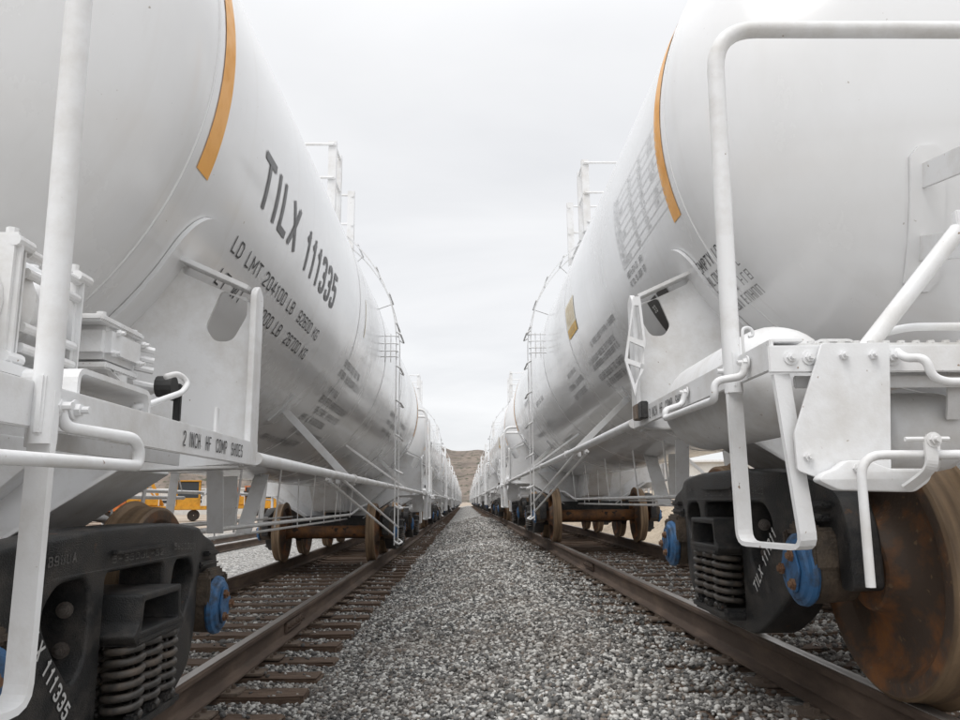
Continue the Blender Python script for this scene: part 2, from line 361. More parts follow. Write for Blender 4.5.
# condensed stencil alphabet: each character a list of centre-line strokes in a unit box; True = rounded corners
FONT = {
 'A': [([(0, 0), (.5, 1)], 0), ([(.5, 1), (1, 0)], 0), ([(.2, .32), (.8, .32)], 0)], 'B': [([(0, .52), (0, 1), (.7, 1), (1, .88), (1, .64), (.7, .52), (0, .52)], 0), ([(0, .52), (.75, .52), (1, .38), (1, .14), (.72, 0), (0, 0), (0, .52)], 0)],
 'C': [([(1, .72), (1, 1), (0, 1), (0, 0), (1, 0), (1, .28)], 1)], 'D': [([(0, .5), (0, 1), (.65, 1), (1, .80), (1, .20), (.65, 0), (0, 0), (0, .5)], 0)],
 'E': [([(1, 1), (0, 1), (0, 0), (1, 0)], 0), ([(0, .52), (.85, .52)], 0)], 'F': [([(1, 1), (0, 1), (0, 0)], 0), ([(0, .52), (.85, .52)], 0)],
 'G': [([(1, .75), (1, 1), (0, 1), (0, 0), (1, 0), (1, .45), (.55, .45)], 1)], 'H': [([(0, 0), (0, 1)], 0), ([(1, 0), (1, 1)], 0), ([(0, .52), (1, .52)], 0)],
 'I': [([(.5, 0), (.5, 1)], 0)], 'J': [([(1, 1), (1, 0), (0, 0), (0, .3)], 1)], 'K': [([(0, 0), (0, 1)], 0), ([(1, 1), (.05, .42)], 0), ([(.35, .58), (1, 0)], 0)],
 'L': [([(0, 1), (0, 0), (1, 0)], 0)], 'M': [([(0, 0), (0, 1)], 0), ([(0, 1), (.5, .3)], 0), ([(.5, .3), (1, 1)], 0), ([(1, 0), (1, 1)], 0)], 'N': [([(0, 0), (0, 1)], 0), ([(0, 1), (1, 0)], 0), ([(1, 0), (1, 1)], 0)],
 'O': [([(.5, 1), (0, 1), (0, 0), (1, 0), (1, 1), (.5, 1)], 1)], 'P': [([(0, 0), (0, 1), (.7, 1), (1, .88), (1, .60), (.7, .46), (0, .46)], 0)], 'R': [([(0, 0), (0, 1), (.7, 1), (1, .88), (1, .63), (.7, .5), (0, .5)], 0), ([(.5, .5), (1, 0)], 0)],
 'S': [([(1, .75), (1, 1), (0, 1), (0, .52), (1, .52), (1, 0), (0, 0), (0, .25)], 1)], 'T': [([(.5, 0), (.5, 1)], 0), ([(-.05, 1), (1.05, 1)], 0)],
 'U': [([(0, 1), (0, 0), (1, 0), (1, 1)], 1)], 'V': [([(0, 1), (.5, 0)], 0), ([(.5, 0), (1, 1)], 0)], 'W': [([(0, 1), (.25, 0)], 0), ([(.25, 0), (.5, .8)], 0), ([(.5, .8), (.75, 0)], 0), ([(.75, 0), (1, 1)], 0)],
 'X': [([(0, 1), (1, 0)], 0), ([(1, 1), (0, 0)], 0)], 'Y': [([(0, 1), (.5, .45), (1, 1)], 0), ([(.5, .45), (.5, 0)], 0)],
 '0': [([(.5, 1), (0, 1), (0, 0), (1, 0), (1, 1), (.5, 1)], 1)], '1': [([(.55, 0), (.55, 1)], 0), ([(.55, .93), (.1, .80)], 0)], '2': [([(0, .72), (0, 1), (1, 1), (1, .58), (0, .12), (0, 0), (1, 0)], 1)],
 '3': [([(0, .76), (0, 1), (1, 1), (1, .53), (.4, .53)], 1), ([(.4, .50), (1, .50), (1, 0), (0, 0), (0, .24)], 1)], '4': [([(.75, 0), (.75, 1)], 0), ([(.75, 1), (0, .28)], 0), ([(0, .28), (1.05, .28)], 0)],
 '5': [([(.95, 1), (.05, 1), (.05, .55)], 0), ([(.05, .55), (.4, .62), (1, .62), (1, 0), (0, 0), (0, .24)], 1)], '6': [([(1, .78), (1, 1), (0, 1), (0, 0), (1, 0), (1, .56), (0, .56)], 1)],
 '7': [([(0, 1), (1, 1), (.4, 0)], 0)], '8': [([(.5, 1), (0, 1), (0, .53), (1, .53), (1, 1), (.5, 1)], 1), ([(.5, .50), (0, .50), (0, 0), (1, 0), (1, .50), (.5, .50)], 1)],
 '9': [([(0, .22), (0, 0), (1, 0), (1, 1), (0, 1), (0, .44), (1, .44)], 1)], '-': [([(.1, .5), (.9, .5)], 0)]}
def text_bm(s_, height, width=None, slices=0, off=.16, extrude=0.0):
    """stencil lettering as flat ribbons, cap height = height, lower-left at 0,0, fitted to width; off = stroke / height"""
    cw = {'I': .16, '1': .34, ' ': .30, 'M': .58, 'W': .62, 'L': .38, 'T': .46}
    adv = [cw.get(c, .44)+.17 for c in s_]; tot = sum(adv)-.17
    sx = (width/(tot*height)) if width else 1
    bm = bmesh.new(); x = 0; sw = off*height; lvl = 0
    for c, a in zip(s_, adv):
        w_ = (a-.17)*height*sx
        for k, (pts, rnd) in enumerate(FONT.get(c, [])):
            P = [Vector((x+sw/2+max(0, w_-sw)*px, sw/2+(height-sw)*py, 0)) for px, py in pts]
            if rnd:
                rr = min(w_*.42, height*.2)
                P = arc_pts(P, rr, 4)
            z = .0004*k; last = None; n = len(P)
            if slices and not rnd and n:
                Q = []
                for i in range(n-1):
                    m = max(1, int((P[i+1]-P[i]).length/.02)); Q += [P[i].lerp(P[i+1], t/m) for t in range(m)]
                P = Q+[P[-1]]; n = len(P)
            for i in range(n):
                d1 = (P[i]-P[i-1]).normalized() if i else None; d2 = (P[i+1]-P[i]).normalized() if i < n-1 else None
                d = ((d1 or d2)+(d2 or d1)).normalized() if (d1 is None or d2 is None or (d1+d2).length > .3) else d2
                nn = Vector((-d.y, d.x, 0)); q = sw/2
                if d1 is not None and d2 is not None: q = min(sw/2/max(.35, abs(nn.dot(Vector((-d2.y, d2.x, 0))))), sw*.9)
                e = d*(sw/2 if not rnd or c in '0O8' else 0)
                p = P[i] - (e if i == 0 else Vector((0, 0, 0))) + (e if i == n-1 else Vector((0, 0, 0)))
                if c in 'XKAVWYMN147-IT' or c == '7':
                    p.y = min(max(p.y, 0), height)
                u, v = bm.verts.new((p+nn*q).to_tuple()), bm.verts.new((p-nn*q).to_tuple()); u.co.z = v.co.z = z
                if last: bm.faces.new((last[0], last[1], v, u))
                last = (u, v)
        x += a*height*sx
    for v in bm.verts: v.co.y = min(max(v.co.y, -.004*height), height*1.004)
    if extrude:
        for v in bm.verts: v.co.z += extrude
    return bm
def merge(a, b):
    me = bpy.data.meshes.new('t'); b.to_mesh(me); a.from_mesh(me); bpy.data.meshes.remove(me); b.free()

# ------------------------------------------------------------------ the place
ZL, ZR = .199, .407                 # rail tops of the left and right track
XL, XR = -2.272, 2.333              # track centres
GAUGE = .7535
def smooth(a, b, t):
    t = np.clip((t-a)/(b-a), 0, 1); return t*t*(3-2*t)
def gz(x, y):
    x = np.asarray(x, float); y = np.asarray(y, float)
    base = -.035 + (.172+.035)*smooth(-1.0, .95, x)
    m = .07*np.exp(-((x-.35)/.75)**2)
    wav = .055*np.sin(y*.55+.7*x)*np.exp(-((x-.1)/.8)**2)*smooth(8, 14, y) + .015*np.sin(y*2.1+x*3)*np.exp(-((x-.2)/.9)**2)
    z = base + m + wav - .02*np.exp(-((x+1.0)/.15)**2)
    z = z - .10*smooth(-3.6, -4.3, x)*1.0 if False else z
    z = np.where(x < -3.6, -.035 - .14*smooth(3.6, 4.4, -x) + .10*smooth(5.0, 5.6, -x) + 0*y, z)
    z = np.where(x > 3.7, .172 - .18*smooth(3.7, 4.8, x), z)
    return z
# ground sheet
xs = np.unique(np.concatenate([np.linspace(-6, 6, 121), np.linspace(-20, 20, 41), np.array([-4000, -1500, -600, -250, -120, -60, -35, 35, 60, 120, 250, 600, 1500, 4000])]))
ys = np.unique(np.concatenate([np.linspace(-4, 40, 221), np.linspace(40, 170, 131), np.array([-3000, -800, -200, -60, -20, -8, 200, 260, 400, 800, 1500, 3000, 6000])]))
GX, GY = np.meshgrid(xs, ys); GZ = gz(GX, GY)
GZ = GZ + .03*np.sin(GX*.8)*np.sin(GY*.37)*(np.abs(GX) > 7)
co = np.stack([GX, GY, GZ], -1).reshape(-1, 3); nx, ny = len(xs), len(ys)
idx = np.arange(nx*ny).reshape(ny, nx)
faces = np.stack([idx[:-1, :-1], idx[:-1, 1:], idx[1:, 1:], idx[1:, :-1]], -1).reshape(-1, 4)
me = bpy.data.meshes.new('ground'); me.from_pydata(co.tolist(), [], faces.tolist()); me.shade_smooth()
def ground_extra():
    m = M['ballast'].copy(); m.name = 'ground_gravel'; n = m.node_tree; p = n.nodes['Principled BSDF']
    g = n.nodes.new('ShaderNodeNewGeometry'); s = n.nodes.new('ShaderNodeSeparateXYZ'); n.links.new(g.outputs['Position'], s.inputs[0])
    ab = n.nodes.new('ShaderNodeMath'); ab.operation = 'ABSOLUTE'; n.links.new(s.outputs['X'], ab.inputs[0])
    r = n.nodes.new('ShaderNodeMapRange'); r.inputs['From Min'].default_value = 9; r.inputs['From Max'].default_value = 13
    n.links.new(ab.outputs[0], r.inputs['Value'])
    r2 = n.nodes.new('ShaderNodeMapRange'); r2.inputs['From Min'].default_value = 165; r2.inputs['From Max'].default_value = 200
    n.links.new(s.outputs['Y'], r2.inputs['Value'])
    mm = n.nodes.new('ShaderNodeMath'); mm.operation = 'MAXIMUM'; n.links.new(r.outputs[0], mm.inputs[0]); n.links.new(r2.outputs[0], mm.inputs[1])
    a = n.nodes.new('ShaderNodeTexNoise'); a.inputs['Scale'].default_value = .25; a.inputs['Detail'].default_value = 10
    n.links.new(g.outputs['Position'], a.inputs['Vector'])
    c = n.nodes.new('ShaderNodeValToRGB'); c.color_ramp.elements[0].position = .35; c.color_ramp.elements[0].color = (.30, .24, .18, 1)
    c.color_ramp.elements[1].position = .65; c.color_ramp.elements[1].color = (.46, .39, .31, 1); n.links.new(a.outputs['Fac'], c.inputs[0])
    old = p.inputs['Base Color'].links[0].from_socket
    x = n.nodes.new('ShaderNodeMix'); x.data_type = 'RGBA'; n.links.new(mm.outputs[0], x.inputs['Factor'])
    n.links.new(old, x.inputs['A']); n.links.new(c.outputs[0], x.inputs['B']); n.links.new(x.outputs['Result'], p.inputs['Base Color'])
    return m
M['ground'] = ground_extra()
tag(obj('ground', me, M['ground']), kind='structure')

# hill at the end of the yard
def hill():
    X = np.linspace(-900, 900, 220); Y = np.linspace(900, 2100, 90)
    A, B = np.meshgrid(X, Y)
    ridge = 84 - .16*A + 4*np.sin(A*.011+1) + 2.6*np.sin(A*.043) + 1.3*np.sin(A*.11)
    t = np.clip((B-900)/560, 0, 1); prof = t**1.25*(3-2*t**1.1)/1.0
    Z = ridge*np.clip(prof, 0, 1)
    gul = np.abs(np.sin(A*.035+B*.01+2*np.sin(B*.008)))*6*t*(1-t)*2
    rn = np.zeros_like(Z)
    for f, am in ((.02, 3), (.05, 2.), (.11, 1.)):
        rn += am*np.sin(A*f*1.3+B*f+rng.uniform(0, 6))*np.sin(B*f*1.1-A*f*.4+rng.uniform(0, 6))
    Z = Z - gul + rn*t - 1
    co = np.stack([A, B, Z], -1).reshape(-1, 3); ny, nx = A.shape; idx = np.arange(nx*ny).reshape(ny, nx)
    fa = np.stack([idx[:-1, :-1], idx[:-1, 1:], idx[1:, 1:], idx[1:, :-1]], -1).reshape(-1, 4)
    me = bpy.data.meshes.new('hill'); me.from_pydata(co.tolist(), [], fa.tolist()); me.shade_smooth()
    m = mat('hill_scrub', (.215, .175, .145), (.125, .105, .09), scale=.02, lo=.45, hi=.60, rough=1, fine=((.075, .075, .05), .13, .56), bump=1, bscale=.05, bdist=4)
    return tag(obj('hill', me, m), kind='structure')
hill()

# ballast stones near the camera
TIE_D = .53
def tie_y(side, k): return (.65 if side == 'L' else .82) + k*TIE_D
ph = (1+5**.5)/2
ICO = np.array([(-1, ph, 0), (1, ph, 0), (-1, -ph, 0), (1, -ph, 0), (0, -1, ph), (0, 1, ph), (0, -1, -ph), (0, 1, -ph), (ph, 0, -1), (ph, 0, 1), (-ph, 0, -1), (-ph, 0, 1)])/math.sqrt(1+ph*ph)
ICF = np.array([(0, 11, 5), (0, 5, 1), (0, 1, 7), (0, 7, 10), (0, 10, 11), (1, 5, 9), (5, 11, 4), (11, 10, 2), (10, 7, 6), (7, 1, 8), (3, 9, 4), (3, 4, 2), (3, 2, 6), (3, 6, 8), (3, 8, 9), (4, 9, 5), (2, 4, 11), (6, 2, 10), (8, 6, 7), (9, 8, 1)])
def stones():
    P = []
    def region(x0, x1, y0, y1, dens, s0, s1):
        n = int((x1-x0)*(y1-y0)*dens)
        P.append(np.stack([rng.uniform(x0, x1, n), rng.uniform(y0, y1, n), rng.uniform(s0, s1, n)**1.0], -1))
    region(-1.48, 1.55, 1.0, 6.0, 3300, .0075, .018)
    region(-1.48, 1.55, 6.0, 10.0, 2000, .009, .020)
    region(-1.48, 1.55, 10.0, 20.0, 750, .012, .026)
    region(-1.48, 1.55, 20.0, 45.0, 230, .018, .036)
    region(-3.0, -1.55, 2.2, 8, 1500, .010, .023)
    region(-3.0, -1.55, 8, 15, 700, .012, .024)
    region(1.62, 3.1, 2.0, 8, 1500, .010, .023)
    region(1.62, 3.1, 8, 14, 700, .012, .024)
    region(-4.6, -3.1, 4, 14, 500, .012, .026)
    P = np.concatenate(P); x, y, s = P.T
    z = gz(x, y)
    # keep tie tops and rails mostly clear
    keep = np.ones(len(x), bool)
    for side, xc, y00 in (('L', XL, .65), ('R', XR, .82)):
        d = np.abs(((y-y00+TIE_D/2) % TIE_D)-TIE_D/2); on = (np.abs(x-xc) < 1.30) & (d < .125)
        pr = .03 if side == 'L' else .42
        keep &= ~(on & (rng.random(len(x)) > pr))
        z = np.where(on, z+(.035 if side == 'L' else .022), z)
        for r in (-GAUGE, GAUGE): keep &= np.abs(x-xc-r) > .082
    big = rng.random(len(x)) < .03
    s = np.where(big, s*1.35, s)
    x, y, z, s = x[keep], y[keep], z[keep], s[keep]; n = len(x)
    V = ICO[None]*(1+rng.uniform(-.28, .28, (n, 12, 1)))
    sc = np.stack([rng.uniform(.8, 1.35, n), rng.uniform(.7, 1.1, n), rng.uniform(.5, .85, n)], -1)*s[:, None]
    V = V*sc[:, None]
    a = rng.uniform(0, 2*PI, n); b = rng.uniform(-.7, .7, n)
    ca, sa, cb, sb = np.cos(a), np.sin(a), np.cos(b), np.sin(b)
    vx, vy, vz = V[..., 0], V[..., 1], V[..., 2]
    vx, vz = vx*cb[:, None]-vz*sb[:, None], vx*sb[:, None]+vz*cb[:, None]
    vx, vy = vx*ca[:, None]-vy*sa[:, None], vx*sa[:, None]+vy*ca[:, None]
    V = np.stack([vx+x[:, None], vy+y[:, None], vz+(z+rng.uniform(-.004, .014, n))[:, None]], -1).reshape(-1, 3)
    F = (ICF[None]+12*np.arange(n)[:, None, None]).reshape(-1)
    me = bpy.data.meshes.new('ballast_stones'); me.vertices.add(len(V)); me.vertices.foreach_set('co', V.astype(np.float32).ravel())
    me.loops.add(len(F)); me.loops.foreach_set('vertex_index', F.astype(np.int32))
    nf = len(F)//3; me.polygons.add(nf); me.polygons.foreach_set('loop_start', (np.arange(nf)*3).astype(np.int32))
    me.update(calc_edges=True); me.validate()
    return tag(obj('ballast_stones', me, M['stones']), 'loose grey and pale crushed stone ballast between and inside the tracks', 'gravel', kind='stuff')
stones()

# ------------------------------------------------------------------ rails and ties
RP = [(-.070, 0), (-.070, .012), (-.012, .030), (-.009, .040), (-.009, .128), (-.036, .142), (-.037, .165), (-.030, .176)]
def rail_bm(y0, y1):
    bm = bmesh.new(); prof = RP + [(-x, z) for x, z in RP[::-1]]
    A = [bm.verts.new((x, y0, z)) for x, z in prof]; B = [bm.verts.new((x, y1, z)) for x, z in prof]; n = len(prof)
    for i in range(n): bm.faces.new((A[i], B[i], B[(i+1) % n], A[(i+1) % n]))
    bm.faces.new(A); bm.faces.new(B[::-1]); bmesh.ops.recalc_face_normals(bm, faces=bm.faces[:]); return bm
def rail(x, ztop, label, joint, inner):
    t = empty('rail', (x, 0, ztop-.180)); tag(t, label, 'rail', 'steel rails of the yard tracks')
    obj('rail_body', rail_bm(-6, 168), M['rail'], t)
    bm = bmesh.new(); box(bm, (0, 81, .1785), (.056, 174, .003), None, 0); obj('running_surface', bm, M['railtop'], t)
    if joint:
        bm = bmesh.new()
        for s in (-1, 1):
            box(bm, (s*.020, joint, .085), (.022, .62, .085), None, .006)
            for k in range(6): bolt(bm, (s*.031, joint-.26+k*.104, .086), (s, 0, 0), .015, .02)
        obj('joint_bar', bm, M['rail'], t)
    return t
rail(XL-GAUGE, ZL, 'far rail of the left track, under the outer wheels of the left cars', 0, 1)
rail(XL+GAUGE, ZL, 'brown rail beside exposed tie ends on the left of the gravel aisle', 6.95, 1)
rail(XR-GAUGE, ZR, 'rail along the right edge of the gravel aisle, its foot buried in stone', 9.9, 1)
rail(XR+GAUGE, ZR, 'far rail of the right track, behind the big rusty wheel', 0, 1)
XT = -6.9
rail(XT+GAUGE, .12, 'rail of the empty track beyond the left cars, nearer one', 0, 1)
rail(XT-GAUGE, .12, 'rail of the empty track beyond the left cars, farther one', 0, 1)
tie_meshes = []
for k in range(5):
    bm = bmesh.new(); box(bm, (0, 0, -.09), (2.6, .225, .18), None, .012)
    bmesh.ops.subdivide_edges(bm, edges=[e for e in bm.edges if abs(e.verts[0].co.x-e.verts[1].co.x) > 1], cuts=14)
    for v in bm.verts:
        v.co.y += .006*math.sin(v.co.x*7+k*2)+random.uniform(-.004, .004); v.co.z += random.uniform(-.004, .003)
        if abs(v.co.x) > 1.2: v.co.x += random.uniform(-.015, .012)
    me = bpy.data.meshes.new('tie'); bm.to_mesh(me); bm.free(); me.materials.append(M['tie']); tie_meshes.append(me)
bm = bmesh.new(); box(bm, (0, 0, .008), (.34, .18, .016), None, .004)
for sx in (-.10, .10):
    for sy in (-.05, .05): box(bm, (sx, sy, .024), (.026, .018, .024), None, .004)
plate_me = bpy.data.meshes.new('tie_plate'); bm.to_mesh(plate_me); bm.free(); plate_me.materials.append(M['tieplate'])
rest = bmesh.new()
for side, xc, zt in (('L', XL, ZL-.199), ('R', XR, ZR-.199)):
    for k in range(-3, 310):
        y = tie_y(side, k)
        if k < 140:
            o = bpy.data.objects.new('railroad_tie', tie_meshes[random.randrange(5)]); COL.objects.link(o)
            o.location = (xc+random.uniform(-.05, .05), y+random.uniform(-.02, .02), zt+.001+random.uniform(-.012, .004))
            o.rotation_euler = (0, 0, random.uniform(-.012, .012))
            tag(o, 'weathered brown timber tie under the %s track, half sunk in grey ballast' % ('left' if side == 'L' else 'right'),
                'railroad tie', 'timber ties under the %s track' % ('left' if side == 'L' else 'right'))
            if k < 45:
                for s in (-1, 1):
                    p = bpy.data.objects.new('tie_plate', plate_me); COL.objects.link(p); p.parent = o
                    p.location = (xc+s*GAUGE-o.location.x, 0, zt+.0015-o.location.z)
        else: box(rest, (xc, y, zt-.09), (2.6, .225, .18))
tag(obj('distant_ties', rest, M['tie']), 'far-off timber ties running together at the end of both tracks', 'railroad ties', kind='stuff')

# ------------------------------------------------------------------ tank car
R0, CZ, TC = 1.38, 2.54, 10.9
def tank_pt(ly, ang, off=0):          # ang degrees, 0 = level towards the aisle, + up
    a = math.radians(ang); r = R0+off; return Vector((r*math.cos(a), ly, CZ+r*math.sin(a)))
def wrap(bm, ly, ang_bottom, off, flip):
    """wrap flat text/decal bmesh on the tank; flip: reads towards -y (right-hand row)"""
    for v in bm.verts:
        a = ang_bottom + math.degrees(v.co.y/R0)
        yy = ly - v.co.x if flip else ly + v.co.x
        v.co = tank_pt(yy, a, off+v.co.z)
    if flip:
        for v in bm.verts: v.co.x *= -1
    bmesh.ops.recalc_face_normals(bm, faces=bm.faces[:])
    return bm
def rects(rs):
    bm = bmesh.new()
    for x0, y0, x1, y1 in rs:
        n = max(1, int((y1-y0)/.04))
        for k in range(n):
            a, b = y0+(y1-y0)*k/n, y0+(y1-y0)*(k+1)/n
            bm.faces.new([bm.verts.new(p) for p in ((x0, a, 0), (x1, a, 0), (x1, b, 0), (x0, b, 0))])
    bmesh.ops.remove_doubles(bm, verts=bm.verts[:], dist=1e-6)
    return bm
def glyphs(width, h, seed, cw=.62, gap=.12):
    """row of small worn stencil characters too small to read"""
    r = random.Random(seed); rs = []; x = 0; W = h*cw; t = h*.12
    while x < width-W:
        if r.random() < gap: x += W*.9; continue
        if r.random() < .9: rs.append((x, 0, x+t, h))
        if r.random() < .7: rs.append((x+W-t, 0, x+W, h))
        for yy in (0, h/2-t/2, h-t):
            if r.random() < .6: rs.append((x+t, yy, x+W-t, yy+t))
        x += W+h*.16
    return rs
def sphere_cap_profile():
    pr = []
    for k in range(0, 13):
        a = PI/2*k/12; pr.append((-.37-.69*math.cos(a), max(.002, R0*math.sin(a))))
    return pr

def hanger_grab(bm, pts, r=.0125): tube(bm, arc_pts(pts, .045), r, 10)

def end_structure(root, far, side):
    """platform, webs, steps etc. at one end; local to truck centre 0, end towards -y; far=True turns it round"""
    def T(bm):
        if far:
            for v in bm.verts: v.co = Vector((-v.co.x, TC-v.co.y, v.co.z))
        return bm
    W = 1.5
    # side sills (both sides)
    for s in (1, -1):
        bm = bmesh.new()
        box(bm, (s*(W-.006), -.87, 1.10), (.012, 1.74, .085), None, .003)
        box(bm, (s*(W-.05), -.87, 1.139), (.10-.012, 1.735, .010), None, .002)
        obj('side_sill', T(bm), M['white'], root)
    # end sill
    bm = bmesh.new()
    box(bm, (0, -1.745, 1.085), (2*W+.02, .012, .075), None, .003)
    box(bm, (0, -1.68, 1.118), (2*W-.03, .115, .010), None, .002)
    box(bm, (0, -1.69, 1.030), (2*W-.16, .012, .034), None, .003)
    for lx in (1.45, 1.40, 1.31, 1.23, -1.45, -1.40, -1.31, -1.23): bolt(bm, (lx, -1.751, 1.088), (0, -1, 0), .0125, .016, lx in (1.45, 1.40, -1.45, -1.4))
    obj('end_sill', T(bm), M['white'], root)
    # walkway grating with raised buttons
    bm = bmesh.new()
    for s in (1, -1):
        box(bm, (s*.92, -1.53, 1.132), (1.12, .34, .014), None, .002)
        for i in range(26):
            for j in range(7): cyl(bm, (s*(.385+i*.0425), -1.69+j*.052, 1.139), (s*(.385+i*.0425), -1.69+j*.052, 1.146), .010, 6)
    obj('walkway', T(bm), M['grating'], root)
    # bolster webs with upright and top flange
    for s in (1, -1):
        ang = [-30-5*k for k in range(11)]
        arc = [((R0-.01)*math.cos(math.radians(a)), CZ+(R0-.01)*math.sin(math.radians(a)), 0) for a in ang]
        outl = [(1.475, 1.068), (1.475, 1.665), (1.20, 1.79)] + arc + [(.24, CZ-1.28), (.24, .70), (.50, .70), (1.06, 1.045)]
        hole = [(1.35, 1.72, .02), (1.295, 1.575, .02), (1.33, 1.52, .03), (1.40, 1.52, .03), (1.452, 1.62, .02), (1.45, 1.69, .01)]
        bm = curve_plate(outl, [hole], .007, .001, lambda u, v, w_: (s*u, -.04+w_, v), rad=.006)
        obj('bolster_web', T(bm), M['white'], root)
        bm = bmesh.new()
        bar(bm, (s*1.465, -.055, 1.715), (s*1.16, -.055, 1.855), (0, 1, 0), .018, .10)
        obj('top_flange', T(bm), M['white'], root)
        bm = curve_plate([(-.10, 1.062), (-.10, 1.70), (-.055, 1.735), (.0, 1.70), (.0, 1.062)], [], .012, .004, lambda u, v, w_: (s*(1.487+w_), u, v), rad=.02)
        obj('upright', T(bm), M['white'], root)
        # cradle pad on tank
        bm = bmesh.new(); NU, NV = 10, 26; grid = {}
        for lay, off in ((0, .002), (1, .020)):
            for j in range(NV+1):
                d_ = 8.0*(1-math.cos(PI/2*j/9)) if j < 9 else 8.0+(j-9)*3.6; a = -23.0-d_; hw = .20*math.sqrt(max(0, 1-(1-min(1, d_/8.0))**2))+.0015
                for i in range(NU+1):
                    p = tank_pt(.02-hw+2*hw*i/NU, a, off); p.x *= s; grid[lay, i, j] = bm.verts.new(p)
        for i in range(NU):
            for j in range(NV):
                bm.faces.new([grid[1, i, j], grid[1, i+1, j], grid[1, i+1, j+1], grid[1, i, j+1]])
        for j in range(NV):
            for i in (0, NU): bm.faces.new([grid[0, i, j], grid[1, i, j], grid[1, i, j+1], grid[0, i, j+1]])
        for i in range(NU): bm.faces.new([grid[0, i, 0], grid[1, i, 0], grid[1, i+1, 0], grid[0, i+1, 0]])
        bmesh.ops.recalc_face_normals(bm, faces=bm.faces[:])
        obj('cradle_pad', T(bm), M['tank'], root, smooth=True, autos=.6)
        # sloping lower flange and gusset
        bm = bmesh.new()
        bar(bm, (s*1.10, -.02, 1.045), (s*.48, -.02, .655), (0, 1, 0), .014, .44); bar(bm, (s*1.46, -.04, 1.052), (s*1.08, -.04, 1.045), (0, 1, 0), .010, .12)
        obj('bolster_flange', T(bm), M['white'], root)
        bm = bmesh.new(); box(bm, (s*1.30, -.70, 1.075), (.012, .9, .05)); box(bm, (s*.95, -.85, 1.09), (.06, 1.5, .06), None, .004)
        obj('platform_stringer', T(bm), M['white'], root)
        # corner handrail post
        # side steps
        bm = bmesh.new(); P0 = arc_pts([(s*1.512, -1.475, 1.125), (s*1.512, -1.475, .585), (s*1.44, -1.742, .585), (s*1.475, -1.735, 1.045)], .04, 4)
        strap(bm, P0, (s*.97, -.24, 0), .013, .050)
        obj('corner_step', T(bm), M['white'], root)
        # sill grab iron
        bm = bmesh.new()
        hanger_grab(bm, [(s*1.515, -.97, 1.105), (s*1.525, -.97, 1.06), (s*1.60, -1.0, 1.035), (s*1.60, -1.0, 1.005), (s*1.60, -1.56, 1.0), (s*1.60, -1.56, 1.055), (s*1.52, -1.585, 1.065), (s*1.515, -1.585, 1.105)] if side == 'R' else
                    [(s*1.515, -1.43, 1.105), (s*1.525, -1.43, 1.065), (s*1.60, -1.30, 1.055), (s*1.60, -1.27, 1.035), (s*1.60, -1.27, 1.0), (s*1.60, -1.80, .99), (s*1.60, -1.80, 1.05), (s*1.52, -1.77, 1.07)], .0115)
        ys2 = ((-.97, -1.585) if side == 'R' else (-1.43, -1.36))
        for yb in ys2:
            bolt(bm, (s*1.506, yb, 1.105), (s, 0, 0), .013, .02)
        obj('grab_iron', T(bm), M['white'], root, smooth=True, autos=.7)
    # end handrail: inverted U at right; pair of tall posts at left
    bm = bmesh.new()
    pts = [(1.512, -1.475, 1.03), (1.512, -1.475, 1.16), (1.495, -1.48, 2.255), (-1.495, -1.48, 2.255), (-1.512, -1.475, 1.16), (-1.512, -1.475, 1.03)]
    if side == 'L': pts = [(x, y, z if z < 2 else 2.75) for x, y, z in pts]
    tube(bm, arc_pts(pts, .15, 8), .0245 if side == 'L' else .0275, 14)
    for s in (1, -1):
        box(bm, (s*1.515, -1.475, 1.10), (.016, .058, .11), None, .004)
        bolt(bm, (s*1.523, -1.465, 1.10), (s, 0, 0), .014, .022)
    obj('end_handrail', T(bm), M['white'], root, smooth=True, autos=.7)
    # trapezoid hanger plate and tongue, both sides of coupler
    for s in (1, -1):
        bm = curve_plate([(1.37, 1.124), (1.185, 1.124), (1.218, .785), (1.36, .745), (1.465, .785), (1.465, .88)], [], .005, .001, lambda u, v, w_: (s*u, -1.765+w_, v), rad=.008)
        for u, v in ((1.315, 1.09), (1.235, 1.09), (1.435, .82)): bolt(bm, (s*u, -1.770, v), (0, -1, 0), .0125, .016, False)
        obj('hanger_plate', T(bm), M['white'], root)
        bm = curve_plate([(1.438, .758), (1.42, .776), (1.388, .786), (1.358, .808), (1.30, .806), (1.25, .786), (1.135, .785), (1.15, .752), (1.19, .726), (1.385, .732)], [], .022, .006,
                         lambda u, v, w_: (s*u, -1.80+w_, v), rad=.012)
        bolt(bm, (s*1.335, -1.822, .787), (0, -1, 0), .012, .012, False)
        obj('lever_bracket', T(bm), M['white'], root, smooth=True, autos=.5)
        # uncoupling lever
        bm = bmesh.new()
        tube(bm, arc_pts([(s*1.355, -1.87, .50), (s*1.35, -1.87, .818), (s*.35, -1.87, .815), (s*.12, -1.93, .80)], .06, 6), .0115, 12)
        obj('uncoupling_lever', T(bm), M['white'], root, smooth=True, autos=.7)
        bm = bmesh.new()
        strap(bm, arc_pts([(s*1.22, -1.83, .735), (s*1.19, -1.86, .765), (s*1.18, -1.888, .79), (s*1.18, -1.888, .86)], .02), (1, 0, 0), .008, .03)
        strap(bm, arc_pts([(s*1.15, -1.83, .78), (s*1.15, -1.852, .80), (s*1.15, -1.852, .87)], .02), (1, 0, 0), .008, .03)
        cyl(bm, (s*1.24, -1.885, .855), (s*1.13, -1.885, .855), .006, 8); bolt(bm, (s*1.172, -1.89, .853), (0, -1, 0), .012, .016)
        obj('lever_clip', T(bm), M['white'], root)
        # end-sill grab iron
        bm = bmesh.new()
